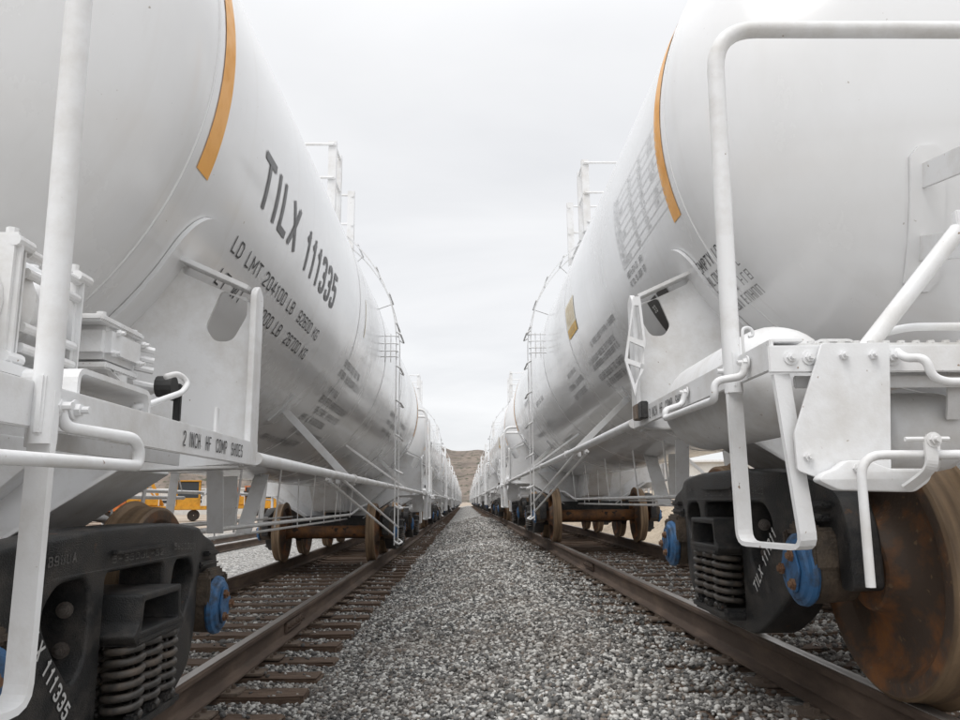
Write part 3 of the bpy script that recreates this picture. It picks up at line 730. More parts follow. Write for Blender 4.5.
        hanger_grab(bm, [(s*1.165, -1.765, 1.10), (s*1.165, -1.80, 1.075), (s*1.135, -1.84, 1.07), (s*1.125, -1.84, 1.02), (s*1.09, -1.84, 1.005), (s*.55, -1.84, 1.005), (s*.53, -1.80, 1.05), (s*.52, -1.76, 1.09)], .0115)
        bolt(bm, (s*1.175, -1.752, 1.09), (0, -1, 0), .016, .02); bolt(bm, (s*.51, -1.752, 1.09), (0, -1, 0), .016, .02)
        obj('end_grab_iron', T(bm), M['white'], root, smooth=True, autos=.7)
    # coupler and draft sill
    bm = bmesh.new()
    box(bm, (0, -.55, .91), (.42, 2.35, .28), None, .01)
    box(bm, (0, -1.745, .98), (.46, .04, .22), None, .01)
    obj('draft_sill', T(bm), M['white'], root)
    bm = bmesh.new()
    box(bm, (0, -1.86, .84), (.14, .34, .15), None, .02); box(bm, (-.02, -2.06, .84), (.26, .14, .26), None, .04); box(bm, (.12, -2.13, .84), (.09, .13, .26), None, .03)
    obj('coupler', T(bm), M['darkgrease'], root)
    bm = bmesh.new(); tube(bm, arc_pts([(-.25, -1.80, .80), (-.28, -2.0, .76), (-.22, -2.1, .40), (-.08, -2.13, .36)], .15, 6), .028, 10)
    obj('air_hose', T(bm), M['rubber'], root, smooth=True)
    if side == 'R':
        # air reservoir lying on the platform
        bm = bmesh.new(); pr = [(-1.22, .002), (-1.215, .05), (-1.20, .10), (-1.17, .145), (-1.12, .18), (-1.06, .198), (-1.02, .202), (-.28, .202), (-.20, .19), (-.12, .155), (-.08, .10), (-.065, .002)]
        lathe(bm, pr, 'y', 36, (1.20, 0, 1.135), closed=False)
        bm.normal_update()
        obj('air_reservoir', T(bm), M['white'], root, smooth=True, autos=.8)
        bm = bmesh.new(); pass
        tube(bm, arc_pts([(1.385, -1.24, 1.14), (1.385, -1.24, 1.26), (1.38, -1.235, 1.29), (1.35, -1.235, 1.29), (1.345, -1.235, 1.262), (1.362, -1.235, 1.258)], .015), .0055, 8)
        strap(bm, arc_pts([(1.22, -1.40, 1.14), (1.22, -1.40, 1.205), (1.10, -1.40, 1.205), (1.10, -1.40, 1.14)], .02), (0, 1, 0), .008, .05)
        obj('reservoir_strap', T(bm), M['white'], root)
        # small auxiliary cylinder under the sill
        bm = bmesh.new(); lathe(bm, [(1.13, .002), (1.128, .06), (1.12, .095), (1.105, .112), (1.09, .118), (.93, .118), (.90, .112), (.872, .09), (.86, .05), (.857, .002)], 'x', 32, (0, -1.50, .905), closed=False)
        strap(bm, arc_pts([(.945, -1.66, 1.06), (.945, -1.645, .98), (.945, -1.632, .93)], .02), (1, 0, 0), .008, .045)
        obj('brake_cylinder', T(bm), M['white'], root, smooth=True, autos=.8)
        # diagonal handrail brace and low pipe
        bm = bmesh.new(); cyl(bm, (1.17, -1.60, 1.13), (.84, -1.60, 1.505), .025, 14)
        box(bm, (.80, -1.60, 1.53), (.10, .03, .07), None, .004)
        obj('platform_brace', T(bm), M['white'], root, smooth=True, autos=.7)
        bm = bmesh.new(); tube(bm, arc_pts([(1.10, -1.52, 1.13), (1.08, -1.52, 1.20), (.98, -1.52, 1.225), (-1.1, -1.52, 1.225), (-1.12, -1.52, 1.13)], .06), .0125, 10)
        obj('cross_pipe', T(bm), M['white'], root, smooth=True, autos=.7)
        # card rack on the upright
        bm = curve_plate([(1.503, 1.20), (1.545, 1.38), (1.488, 1.70), (1.455, 1.70), (1.438, 1.47)], [[(1.500, 1.26), (1.530, 1.365), (1.455, 1.335)], [(1.530, 1.39), (1.518, 1.475), (1.450, 1.445), (1.453, 1.36)], [(1.515, 1.50), (1.488, 1.655), (1.465, 1.655), (1.450, 1.475)]], .008, .001,
                         lambda u, v, w_: (u+.01, -.135+w_, v), rad=.004)
        obj('card_rack', T(bm), M['white'], root)
        bm = bmesh.new(); box(bm, (1.515, -.30, 1.118), (.034, .07, .078), None, .004); obj('sill_lamp_box', T(bm), M['black'], root)
        bm = bmesh.new(); box(bm, (1.517, -.215, 1.118), (.036, .09, .072), None, .004); obj('reflector', T(bm), M['tieplate'], root)
    else:
        # brake valve casting on the platform
        bm = bmesh.new()
        box(bm, (1.14, -1.46, 1.34), (.20, .10, .22), None, .03)
        lathe(bm, [(-1.46, .002), (-1.46, .10), (-1.41, .115), (-1.36, .10), (-1.31, .115), (-1.29, .002)], 'y', 24, (1.20, 0, 1.34), closed=False)
        box(bm, (1.17, -1.39, 1.30), (.17, .12, .15), None, .035)
        box(bm, (1.20, -1.295, 1.345), (.27, .028, .30), None, .010); box(bm, (1.20, -1.265, 1.345), (.25, .022, .27), None, .008)
        box(bm, (1.20, -1.02, 1.36), (.26, .030, .27), None, .012)
        lathe(bm, [(-1.26, .002), (-1.26, .09), (-1.22, .12), (-1.15, .09), (-1.08, .12), (-1.03, .09), (-1.03, .002)], 'y', 24, (1.21, 0, 1.36), closed=False)
        for yb in (-1.28, -1.02):
            for z in (1.225, 1.475): cyl(bm, (1.325, yb-.03, z), (1.325, yb+.03, z), .013, 10)
            for x in (1.10, 1.2, 1.30): cyl(bm, (x, yb, 1.49), (x, yb, 1.51), .013, 8)
        for z in (1.255, 1.30, 1.42, 1.465): cyl(bm, (1.32, -1.25, z), (1.32, -1.03, z), .011, 10)
        box(bm, (1.2, -1.21, 1.195), (.3, .50, .03), None, .006)
        for z in (1.475, 1.26): cyl(bm, (1.22, -1.285, z), (1.22, -1.0, z), .02, 12)
        obj('brake_valve', T(bm), M['white'], root, smooth=True, autos=.5)
        bm = bmesh.new()
        box(bm, (1.26, -.74, 1.355), (.12, .22, .095), None, .018)
        box(bm, (1.24, -.76, 1.41), (.16, .27, .02), None, .006)
        box(bm, (1.26, -.74, 1.29), (.11, .20, .02), None, .005)
        cyl(bm, (1.27, -.72, 1.28), (1.27, -.72, 1.245), .045, 16)
        cyl(bm, (1.27, -.60, 1.275), (1.30, -.50, 1.275), .018, 12)
        box(bm, (1.17, -.90, 1.36), (.10, .16, .20), None, .015)
        for yb in (-.82, -.66):
            bolt(bm, (1.32, yb, 1.325), (1, 0, 0), .010, .014, False); bolt(bm, (1.32, yb+.02, 1.385), (1, 0, 0), .010, .014, False)
        for k in range(3): cyl(bm, (1.30, -.635, 1.38-.03*k), (1.345, -.61, 1.372-.03*k), .010, 8)
        for yb, xx in ((-.86, 1.30), (-.64, 1.29), (-.86, 1.2)): cyl(bm, (xx, yb, 1.41), (xx, yb, 1.43), .013, 8)
        for x in (1.22, 1.30): bar(bm, (x, -.80, 1.285), (x, -.70, 1.25), (1, 0, 0), .008, .02)
        obj('release_valve', T(bm), M['white'], root, smooth=True, autos=.5)
        bm = bmesh.new()
        strap(bm, arc_pts([(1.40, -1.28, 1.145), (1.40, -1.28, 1.20), (1.40, -.92, 1.20), (1.40, -.92, 1.145)], .05), (1, 0, 0), .012, .14)
        obj('valve_bracket', T(bm), M['white'], root)
        bm = bmesh.new(); tube(bm, arc_pts([(1.44, -.95, 1.16), (1.46, -.90, 1.175), (1.47, -.70, 1.235), (1.47, -.66, 1.27), (1.45, -.69, 1.292), (1.43, -.73, 1.275)], .03), .0085, 10)
        obj('release_rod', T(bm), M['white'], root, smooth=True)
        bm = bmesh.new(); box(bm, (1.36, -.52, 1.27), (.03, .10, .06), None, .01); box(bm, (1.37, -.47, 1.235), (.022, .02, .12), None, .004); cyl(bm, (1.35, -.58, 1.27), (1.40, -.58, 1.27), .032, 14)
        obj('valve_cover', T(bm), M['rubber'], root)
        bm = bmesh.new(); bar(bm, (1.44, -.30, 1.145), (1.44, -.30, 1.24), (0, 1, 0), .01, .03); obj('tab', T(bm), M['white'], root)
    # pad on the tank head with gusset arms
    def headpt(x, z, off=.0):
        rr = math.hypot(x, z-CZ); q = math.sqrt(max(0, 1-(rr/R0)**2)); return Vector((x, -.37-.69*q-off, z))
    for s in (1, -1):
        bm = bmesh.new(); NX, NZ = 6, 14; g = {}
        for lay, off in ((0, .001), (1, .014)):
            for i in range(NX+1):
                for j in range(NZ+1):
                    t = j/NZ; z = 1.535+t*.55; hw = .062*min(1, math.sqrt(max(0., 1-(1-min(1, min(t, 1-t)*12))**2))*.5+.5)
                    g[lay, i, j] = bm.verts.new(headpt(s*(.475-hw+2*hw*i/NX + .02*t), z, off))
        for i in range(NX):
            for j in range(NZ): bm.faces.new([g[1, i, j], g[1, i+1, j], g[1, i+1, j+1], g[1, i, j+1]])
        for j in range(NZ):
            for i in (0, NX): bm.faces.new([g[0, i, j], g[1, i, j], g[1, i, j+1], g[0, i, j+1]])
        for i in range(NX):
            for j in (0, NZ): bm.faces.new([g[0, i, j], g[1, i, j], g[1, i+1, j], g[0, i+1, j]])
        bmesh.ops.recalc_face_normals(bm, faces=bm.faces[:])
        obj('head_pad', T(bm), M['tank'], root)
        bm = bmesh.new(); a = headpt(s*.505, 1.97, 0)
        bar(bm, a, (s*.56, -1.46, 1.86), (0, 0, 1), .012, .10); b = headpt(s*.495, 1.70, 0)
        bar(bm, b, (s*.60, -1.46, 1.52), (0, 0, 1), .012, .10)
        obj('head_bracket', T(bm), M['white'], root)
    return

def build_truck(parent, loc, number):
    bm = bmesh.new()
    box(bm, (0, 0, .60), (1.75, .36, .20), None, .03); cyl(bm, (0, 0, .68), (0, 0, .76), .20, 24)
    t = obj('truck', bm, M['black'], parent, loc)
    for s in (1, -1):
        # cast side frame
        half = [(-1.12, .40, .03), (-1.12, .60, .05), (-1.06, .73, .05), (-.74, .815, .06), (-.30, .85, .08)]
        bot = [(.36, .135, .10), (.62, .265, .10), (.735, .40, .04), (.735, .43, .02), (.735, .585, .03), (1.025, .585, .03), (1.03, .40, .02)]
        outl = [p for p in half] + [(-p[0], p[1], p[2]) for p in half[::-1]] + [(p[0], p[1], p[2]) for p in bot[::-1]] + [(-p[0], p[1], p[2]) for p in bot]
        win = [(-.245, .225, .03), (-.245, .70, .03), (.245, .70, .03), (.245, .225, .03)]
        hole = [(.345, .45, .04), (.335, .60, .06), (.365, .70, .05), (.55, .695, .06), (.615, .61, .06), (.55, .51, .06), (.42, .385, .035)]
        bm = curve_plate(outl, [win, hole, [(-a, b, c) for a, b, c in hole]], .088, .014,
                         lambda u, v, w_: (s*(1.0+w_*(1-.72*float(smooth(.52, .94, abs(u))) if w_ > 0 else 1)), u, v), rad=.03, cuts=[q*k for q in (-1, 1) for k in (.56, .60, .64, .68, .72, .76, .80, .84, .88, .92)])
        # flanges: spring seat shelf, top rib, pedestal lips
        box(bm, (s*1.03, 0, .205), (.30, .50, .05), None, .015)
        box(bm, (s*1.085, 0, .765), (.05, .44, .014), None, .004)
        for q in (-1, 1):
            box(bm, (s*1.03, q*.885, .645), (.07, .24, .028), None, .010)
            box(bm, (s*1.035, q*.95, .69), (.05, .14, .024), None, .008)
        obj('side_frame', bm, M['black'], t, smooth=True, autos=.55)
        for q in (-1, 1):
            bm = bmesh.new(); box(bm, (s*.90, q*.46, .5), (.012, .26, .42)); obj('wear_plate', bm, M['black'], t)
            for z in (.48, .60):
                bm = bmesh.new(); bolt(bm, (s*1.015, q*(.349 if z > .5 else .352), z), (s*.25, q, 0), .016, .022); obj('frame_bolt', bm, M['bolt_steel'], t)
        # bolster end with open pocket
        bm = curve_plate([(-.20, .465), (-.225, .495), (-.185, .53), (-.18, .625), (.18, .625), (.185, .53), (.225, .495), (.20, .465)], [[(-.165, .505), (-.15, .60), (.15, .60), (.165, .505)]],
                         .15, .006, lambda u, v, w_: (s*1.035+w_, u, v), rad=.012)
        box(bm, (s*.95, 0, .54), (.02, .30, .12)); box(bm, (s*1.06, 0, .475), (.26, .40, .028), None, .008)
        obj('bolster_end', bm, M['black'], t, smooth=True, autos=.55)
        # springs
        for r_, xo in ((0, 1.125), (1, .985)):
            for yo in (-.145, 0, .145):
                if r_ == 1 and yo == 0: continue
                bm = bmesh.new(); n = 6*16; z0, z1 = .235, .455
                tube(bm, [(.056*math.cos(2*PI*k/16), .056*math.sin(2*PI*k/16), z0+(z1-z0)*k/n) for k in range(n+1)], .0130, 8)
                if r_ == 0: tube(bm, [(.028*math.cos(2*PI*k/10), .028*math.sin(2*PI*k/10), z0+(z1-z0)*k/60) for k in range(61)], .007, 6)
                obj('spring', bm, M['spring'], t, (s*xo, yo, 0), smooth=True)
        bm = bmesh.new()
        for yo in (-.145, 0, .145): box(bm, (s*1.165, yo, .232), (.035, .075, .03), None, .008)
        obj('spring_seat', bm, M['black'], t)
        for q in (-1, 1):
            y = q*.889
            bm = bmesh.new(); lathe(bm, [(.92, .002), (.92, .085), (.93, .112), (1.03, .122), (1.075, .122), (1.088, .112), (1.10, .002)], 'x', 32, (0, y, .457), closed=False)
            if s < 0:
                for v in bm.verts: v.co.x *= -1
                bmesh.ops.reverse_faces(bm, faces=bm.faces[:])
            obj('bearing', bm, M['bearing'], t, smooth=True, autos=.6)
            bm = bmesh.new(); box(bm, (s*1.01, y, .590), (.17, .25, .04), None, .012); box(bm, (s*1.075, y, .60), (.03, .20, .055), None, .01)
            for e in (-1, 1): box(bm, (s*1.02, y+e*.122, .53), (.17, .028, .13), None, .008)
            obj('bearing_adapter', bm, M['bearing'], t)
            bm = bmesh.new(); lathe(bm, [(1.085, .002), (1.085, .128), (1.095, .132), (1.112, .128), (1.118, .112), (1.128, .105), (1.133, .085), (1.136, .002)], 'x', 36, (0, y, .457), closed=False)
            if s < 0:
                for v in bm.verts: v.co.x *= -1
                bmesh.ops.reverse_faces(bm, faces=bm.faces[:])
            cp = obj('bearing_cap', bm, M['blue'], t, smooth=True, autos=.5)
            bm = bmesh.new()
            bm2 = curve_plate([(.10, 0), (.0, .0866*1.1), (-.05, .0866), (-.09, -.0), (-.05, -.0866), (0, -.0866*1.1)], [], .004, .001, lambda u, v, w_: (s*1.140+w_, y+u*.9, .457+v*.9), rad=.02)
            merge(bm, bm2)
            plate = obj('locking_plate', bm, M['blue'], t)
            bm = bmesh.new()
            for k in range(3):
                a = PI/2+2*PI*k/3+.5; bolt(bm, (s*1.144, y+.058*math.cos(a), .457+.058*math.sin(a)), (s, 0, 0), .022, .013, False)
            obj('cap_bolts', bm, M['bolt_rust'], t)
        # cast lettering and stencilled number
        bm = bmesh.new(); flip = MIR == (s > 0)
        def lay(bt, y0, z0, rot, depth=1.088):
            # reads left to right when seen from outside this side (in final, mirrored space)
            sg = -1 if flip else 1
            sg *= 1 if s > 0 else -1
            sg = (1 if s > 0 else -1)*(-1 if MIR else 1)
            c, s_ = math.cos(rot), math.sin(rot)
            for v in bt.verts:
                u = v.co.x*c - v.co.y*s_; vv = v.co.x*s_ + v.co.y*c; dep = v.co.z
                v.co = Vector((s*(depth+dep), y0+sg*u, z0+vv))
            return bt
        sg = (1 if s > 0 else -1)*(-1 if MIR else 1)
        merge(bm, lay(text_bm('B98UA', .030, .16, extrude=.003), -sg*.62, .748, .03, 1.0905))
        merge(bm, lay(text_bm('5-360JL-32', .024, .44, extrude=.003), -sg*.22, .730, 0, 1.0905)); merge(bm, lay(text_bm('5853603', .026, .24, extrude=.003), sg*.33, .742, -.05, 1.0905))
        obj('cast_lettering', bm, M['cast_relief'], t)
        if s > 0:
            bm = bmesh.new()
            if sg > 0: merge(bm, lay(text_bm(number, .052, .40, off=.17), -.715*sg, .60, -.86, 1.0905))
            else: merge(bm, lay(text_bm(number, .052, .36, off=.17), -.405, .315, .78, 1.0905))
            bmesh.ops.recalc_face_normals(bm, faces=bm.faces[:])
            obj('stencil_number', bm, M['ink_white'], t)
    for q in (-1, 1):
        y = q*.889
        bm = bmesh.new(); tube(bm, [(-.95, 0, 0), (-.80, 0, 0), (-.66, 0, 0), (-.60, 0, 0), (.60, 0, 0), (.66, 0, 0), (.80, 0, 0), (.95, 0, 0)], [.08, .09, .115, .098, .098, .115, .09, .08], 24)
        obj('axle', bm, M['axle'], t, (0, y, .457), smooth=True, autos=.7)
        for s in (1, -1):
            pr = [(.115, .084), (.115, .138), (.108, .148), (.075, .158), (.045, .180), (.020, .23), (.008, .30), (.022, .352), (.050, .378), (.066, .390), (.070, .398), (.070, .440), (.062, .452), (0, .457),
                  (-.030, .461), (-.042, .470), (-.050, .480), (-.060, .484), (-.068, .478), (-.070, .462), (-.070, .395), (-.050, .378), (-.014, .345), (-.022, .28), (-.035, .21), (-.055, .17), (-.08, .145), (-.085, .084)]
            bm = bmesh.new(); lathe(bm, pr, 'x', 64)
            if s < 0:
                for v in bm.verts: v.co.x *= -1
                bmesh.ops.reverse_faces(bm, faces=bm.faces[:])
            obj('wheel', bm, M['wheel'], t, (s*.745, y, .457), smooth=True, autos=.5)
    # brake beams and shoes
    bm = bmesh.new()
    for q in (-1, 1):
        box(bm, (0, q*.36, .36), (1.3, .06, .07), None, .01)
        cyl(bm, (-.6, q*.36, .38), (0, q*.22, .42), .02, 8); cyl(bm, (.6, q*.36, .38), (0, q*.22, .42), .02, 8)
        for s in (1, -1): box(bm, (s*.745, q*.40, .42), (.09, .05, .32), Matrix.Rotation(q*.12, 3, 'X'), .012)
    obj('brake_beam', bm, M['darkgrease'], t)
    return t

def build_car(side, origin, number_truck, label):
    global MIR, R0, CZ
    MIR = (side == 'R'); flip = MIR
    R0, CZ = (1.40, 2.57) if side == 'L' else (1.362, 2.52)
    root = empty('tank_car', origin); tag(root, label, 'tank car', 'white tank cars in two long rows')
    # tank shell
    prof = sphere_cap_profile(); ymax = TC+.37
    ring = [(-.37, R0)] if False else []
    body = prof + [(y, R0) for y in np.linspace(-.37, ymax, 25)[1:-1]] + [(TC-a, r) for a, r in prof[::-1]]
    bm = bmesh.new(); lathe(bm, body, 'y', 128, (0, 0, CZ), closed=False)
    obj('tank', bm, M['tank'], root, smooth=True)
    tank = root.children[0] if root.children else None
    for y in (-.37, 3.35, 5.45, 7.55, ymax):
        bm = bmesh.new(); n = 128; tube(bm, [tank_pt(y, 360*k/n, -.0015) for k in range(n)], .006, 6, closed=True)
        obj('weld_seam', bm, M['tank'], root, smooth=True)
    for y0 in (-.245, TC+.245-0):
        rs = [(0, 0, .115, math.radians(75)*R0)]
        bm = wrap(rects(rs), y0-.0575 if not flip else y0+.0575, -19.5, .003, flip)
        obj('orange_stripe', bm, M['orange'], root, mirror=False, smooth=True)
    # lettering
    def T(s, ly, ang, h, wd, m, name='lettering', sl=0, off=.16):
        obj(name, wrap(text_bm(s, h, wd, sl, off), ly, ang, .0035, flip), m, root, mirror=False)
    def G(rows, name='fine_print', m=None):
        bm = bmesh.new()
        for (ly, ang, wd, h, seed) in rows: merge(bm, wrap(rects(glyphs(wd, h, seed)), ly, ang, .003, flip))
        obj(name, bm, m or M['ink_fine'], root, mirror=False)
    if side == 'L':
        T('TILX', .33, -13.9, .245, .72, M['ink_grey'], sl=14, off=.16)
        T('111335', 1.27, -14.2, .235, .98, M['ink_grey'], sl=14, off=.15)
        T('LD LMT 204100 LB  92600 KG', .27, -24.7, .075, 1.86, M['ink'], off=.115)
        T('LT WT   58900 LB  26700 KG', .29, -30.9, .075, 1.80, M['ink'], off=.115)
        G([(3.25, -23, .85, .055, 1), (3.2, -27, 1.1, .06, 2), (3.2, -33.5, .45, .055, 3), (3.15, -37.5, 1.3, .065, 4), (3.15, -41.5, 1.2, .06, 5), (3.05, -45.5, .95, .06, 6),
           (3.15, -51, 1.25, .06, 7), (3.25, -56, .6, .06, 8), (2.75, -57, .9, .06, 9), (7.0, -22, .9, .06, 10), (7.0, -27, 1.1, .06, 11), (7.0, -32, 1., .06, 12), (8.5, -22, .9, .06, 13), (8.4, -28, 1, .06, 14)])
        bm = wrap(rects([(0, 0, .03, .34)]), 3.70, -9, .003, flip); obj('thin_orange_mark', bm, M['cream'], root, mirror=False)
    else:
        # data table near the end
        rs = []; H = math.radians(19.5)*R0; Wd = 1.08
        for k in range(10): rs.append((0, H*k/9.5, Wd, H*k/9.5+.0032))
        rs += [(0, 0, .005, H), (Wd, 0, Wd+.005, H)]
        bm = wrap(rects(rs), .88, -15.7, .003, flip)
        for k in range(9):
            for c0, wd in ((.03, .13), (.42, .08), (.66, .09), (.90, .10)) if k % 3 else ((.03, .22), (.42, .08), (.66, .09)):
                g = [(a+c0, b+H*k/9.5+.014, c+c0, d+H*k/9.5+.014) for a, b, c, d in glyphs(wd, .026, k*7+int(c0*50))]
                if g: merge(bm, wrap(rects(g), .88, -15.7, .003, flip))
        obj('data_table', bm, M['ink_faint'], root, mirror=False)
        G([(.86, -18.5, .42, .035, 21), (.86, -21, .40, .035, 22), (2.55, -23.0, 1.05, .045, 23), (2.9, -27.5, 1.15, .045, 24), (2.9, -30, 1.15, .045, 25), (2.85, -34.5, 1.05, .055, 26), (2.75, -38, .8, .055, 27),
           (4.1, -24, .55, .04, 28), (4.3, -29, .9, .05, 29), (4.3, -33.5, .8, .055, 30), (7.3, -20, 1., .06, 31), (8.9, -12, .9, .06, 32), (7.3, -34, .9, .06, 33), (8.7, -36, .9, .06, 34), (6.9, -48, .9, .06, 35)])
        T('EMPTY LOAD', -.16, -31.8, .062, .40, M['ink'], off=.115)
        G([(-.16, -35.3, .42, .055, 41), (-.16, -38.8, .42, .055, 42), (-.16, -42.2, .40, .055, 43)])
        bm = wrap(rects([(0, 0, .50, .30)]), 3.30, -12.5, .003, flip); obj('notice_decal', bm, M['cream'], root, mirror=False)
        bm = wrap(rects([(0, 0, .50, .085)]), 3.30, -13.0, .0045, flip); obj('decal_band', bm, M['gold'], root, mirror=False)
        bm = bmesh.new()
        for k in range(7): merge(bm, wrap(rects(glyphs(.44, .018, 60+k, .8)), 3.27, -8.2+k*1.15, .0045, flip))
        merge(bm, wrap(rects(glyphs(.42, .04, 77, .8)), 3.26, -12, .006, flip))
        obj('decal_print', bm, M['decal_ink'], root, mirror=False)
        for ly0, w0, a0, a1 in ((.73, .19, -36.2, -27.2), (.51, .18, -31.5, -27.2)):
            bm = wrap(rects([(0, 0, w0, math.radians(a1-a0)*R0)]), ly0, a0, .004, flip); obj('black_placard', bm, M['plate_black'], root, mirror=False)
        bm = wrap(text_bm('33', .045, .06), .685, -30.8, .006, flip); obj('placard_mark', bm, M['ink_white'], root, mirror=False)
    # end structures
    end_structure(root, False, side)
    end_structure(root, True, side)
    # sill lettering
    bt = text_bm('2 INCH  HF  COMP  SHOES', .042, .56, off=.105)
    for v in bt.verts:
        v.co = Vector((1.5025, -.76+v.co.x, 1.079+v.co.y)) if side == 'L' else Vector((-1.5025, -.36-v.co.x, 1.075+v.co.y))
    bmesh.ops.recalc_face_normals(bt, faces=bt.faces[:])
    obj('sill_lettering', bt, M['ink'], root, mirror=False)
    # side pipes between bolsters, supports
    for s in (1, -1):
        bm = bmesh.new(); cyl(bm, (s*1.5, -.02, 1.085), (s*1.5, TC+.02, 1.085), .024, 14)
        for y in (2.45, 4.6, 8.4): cyl(bm, (s*1.5, y-.02, 1.085), (s*1.5, y+.02, 1.085), .031, 14)
        obj('side_handrail', bm, M['white'], root, smooth=True, autos=.7)
        for y in (2.55, 8.35):
            bm = bmesh.new(); a = tank_pt(y, -45); b = Vector((1.50, y-.02, 1.045)); a.x *= s; b.x *= s
            bar(bm, a, b, (0, 1, 0), .010, .085); d = (b-a).normalized()
            bar(bm, a+Vector((0, -.045, 0)), b+Vector((0, -.045, 0)), Vector((-d.z, 0, d.x)), .008, .05)
            box(bm, a, (.10, .20, .10), Matrix.Rotation(s*math.radians(45), 3, 'Y'), .01) if False else None
            obj('rail_support', bm, M['white'], root)
            bm = bmesh.new()
            g = []
            for k in range(7):
                row = []
                for dy, off in ((-.11, 0), (-.11, .014), (.11, .014), (.11, 0)):
                    p = tank_pt(y+dy, -40-k*1.7, off); p.x *= s; row.append(bm.verts.new(p))
                g.append(row)
            for k in range(6):
                for q in range(3): bm.faces.new((g[k][q], g[k][q+1], g[k+1][q+1], g[k+1][q]))
            bm.faces.new(g[0]); bm.faces.new(g[-1][::-1]); bmesh.ops.recalc_face_normals(bm, faces=bm.faces[:])
            obj('support_pad', bm, M['tank'], root)
        bm = bmesh.new(); a = tank_pt(5.6, -47); a.x *= s; bar(bm, a, (s*1.5, 7.5, 1.085), (0, 0, 1), .008, .03); obj('thin_brace', bm, M['white'], root)
        # ladder
        for y in (5.0, 5.42):
            bm = bmesh.new(); P = [(s*1.555, y, .50), (s*1.555, y, CZ)]
            for k in range(1, 17):
                a = math.radians(k*3.6); P.append((s*1.555*math.cos(a), y, CZ+1.555*math.sin(a)))
            strap(bm, P, (0, 1, 0), .010, .032)
            obj('ladder_rail', bm, M['white'], root)
        for z in (.51, .86, 1.22, 1.58, 1.94, 2.30, 2.66):
            bm = bmesh.new(); tube(bm, arc_pts([(s*1.555, 4.985, z+.03), (s*1.60, 4.99, z), (s*1.60, 5.43, z), (s*1.555, 5.435, z+.03)], .02, 3), .010, 8); obj('rung', bm, M['white'], root)
        for k in (8, 20, 32, 44):
            a = math.radians(k); bm = bmesh.new(); cyl(bm, (s*1.57*math.cos(a), 4.985, CZ+1.57*math.sin(a)), (s*1.57*math.cos(a), 5.435, CZ+1.57*math.sin(a)), .010, 8)
            bar(bm, (s*1.37*math.cos(a), 5.42, CZ+1.37*math.sin(a)), (s*1.56*math.cos(a), 5.42, CZ+1.56*math.sin(a)), (0, 1, 0), .006, .02) if k in (20, 44) else None
            obj('rung', bm, M['white'], root)
        bm = bmesh.new()
        for z in (2.64, 2.56, 2.48, 2.42):
            tube(bm, arc_pts([(s*1.375, 4.97, z), (s*1.57, 4.97, z), (s*1.57, 5.02, z)], .02, 3), .006, 6)
        for x in (1.44, 1.50): cyl(bm, (s*x, 4.97, 2.36), (s*x, 4.97, 2.66), .006, 6)
        obj('ladder_cage', bm, M['white'], root)
        bm = bmesh.new()
        cyl(bm, (s*1.45, 1.72, 1.06), (s*1.55, 4.98, .60), .009, 8); cyl(bm, (s*1.50, 1.95, 1.07), (s*1.56, 5.42, .66), .009, 8)
        for yy in (1.78, 2.1): box(bm, (s*1.46, yy, 1.06), (.03, .05, .04), None, .004)
        obj('ladder_stay', bm, M['white'], root)
    # top platform with railing, manway
    bm = bmesh.new(); box(bm, (0, 5.45, 3.96), (1.74, 1.4, .025), None, .004)
    for y in (4.78, 5.45, 6.12):
        for s in (1, -1): bar(bm, (s*.82, y, 3.95), (s*.80, y, 3.62), (0, 1, 0), .01, .06)
    obj('top_platform', bm, M['white'], root)
    for s in (1, -1):
        for y in (4.78, 5.12, 6.12):
            bm = bmesh.new(); box(bm, (s*.87, y, 4.30), (.085, .010, .90), None, .002); box(bm, (s*.908, y+.03, 4.30), (.008, .06, .90), None, .002)
            obj('railing_post', bm, M['white'], root)
        bm = bmesh.new()
        for z in (4.70, 4.32):
            cyl(bm, (s*.89, 4.76, z), (s*.89, 5.14, z), .016, 8)
            cyl(bm, (s*.89, 6.10, z-.02), (s*.89, 6.14, z-.02), .016, 8)
        obj('top_rail', bm, M['white'], root)
    bm = bmesh.new()
    for z in (4.70, 4.32):
        for y in (4.76, 6.14): cyl(bm, (-.89, y, z), (.89, y, z), .016, 8)
    obj('end_rail', bm, M['white'], root)
    bm = bmesh.new(); lathe(bm, [(3.85, .002), (3.85, .33), (4.14, .33), (4.145, .36), (4.17, .36), (4.21, .2), (4.22, .002)], 'z', 32, (0, 5.45, 0), closed=False)
    obj('manway', bm, M['white'], root, smooth=True, autos=.6)
    # underneath: bolster centre, stub sill, pipes
    for yc, d in ((0, 1), (TC, -1)):
        bm = curve_plate([(-.95, 1.25), (.95, 1.25), (.42, .78), (-.42, .78)], [], .16, .004, lambda u, v, w_: (u, yc+d*.02+w_, v), rad=.02)
        obj('body_bolster', bm, M['white'], root)
        bm = curve_plate([(d*.2, 1.18), (d*1.55, 1.22), (d*1.10, .80), (d*.2, .80)], [], .20, .003, lambda u, v, w_: (w_, yc+u, v), rad=.02)
        cyl(bm, (.19, yc+d*.9, .95), (.215, yc+d*.9, .95), .05, 18); cyl(bm, (-.19, yc+d*.9, .95), (-.215, yc+d*.9, .95), .05, 18)
        obj('stub_sill', bm, M['white'], root)
    bm = bmesh.new(); tube(bm, arc_pts([(.55, -1.2, .95), (.55, .9, .86), (.45, 1.3, .74), (.45, TC-1.4, .74), (.55, TC-.9, .86), (.55, TC+1.2, .95)], .1), .019, 10)
    tube(bm, arc_pts([(.3, .8, .66), (.3, TC-.8, .66)], .1), .013, 8)
    obj('train_pipe', bm, M['white'], root, smooth=True)
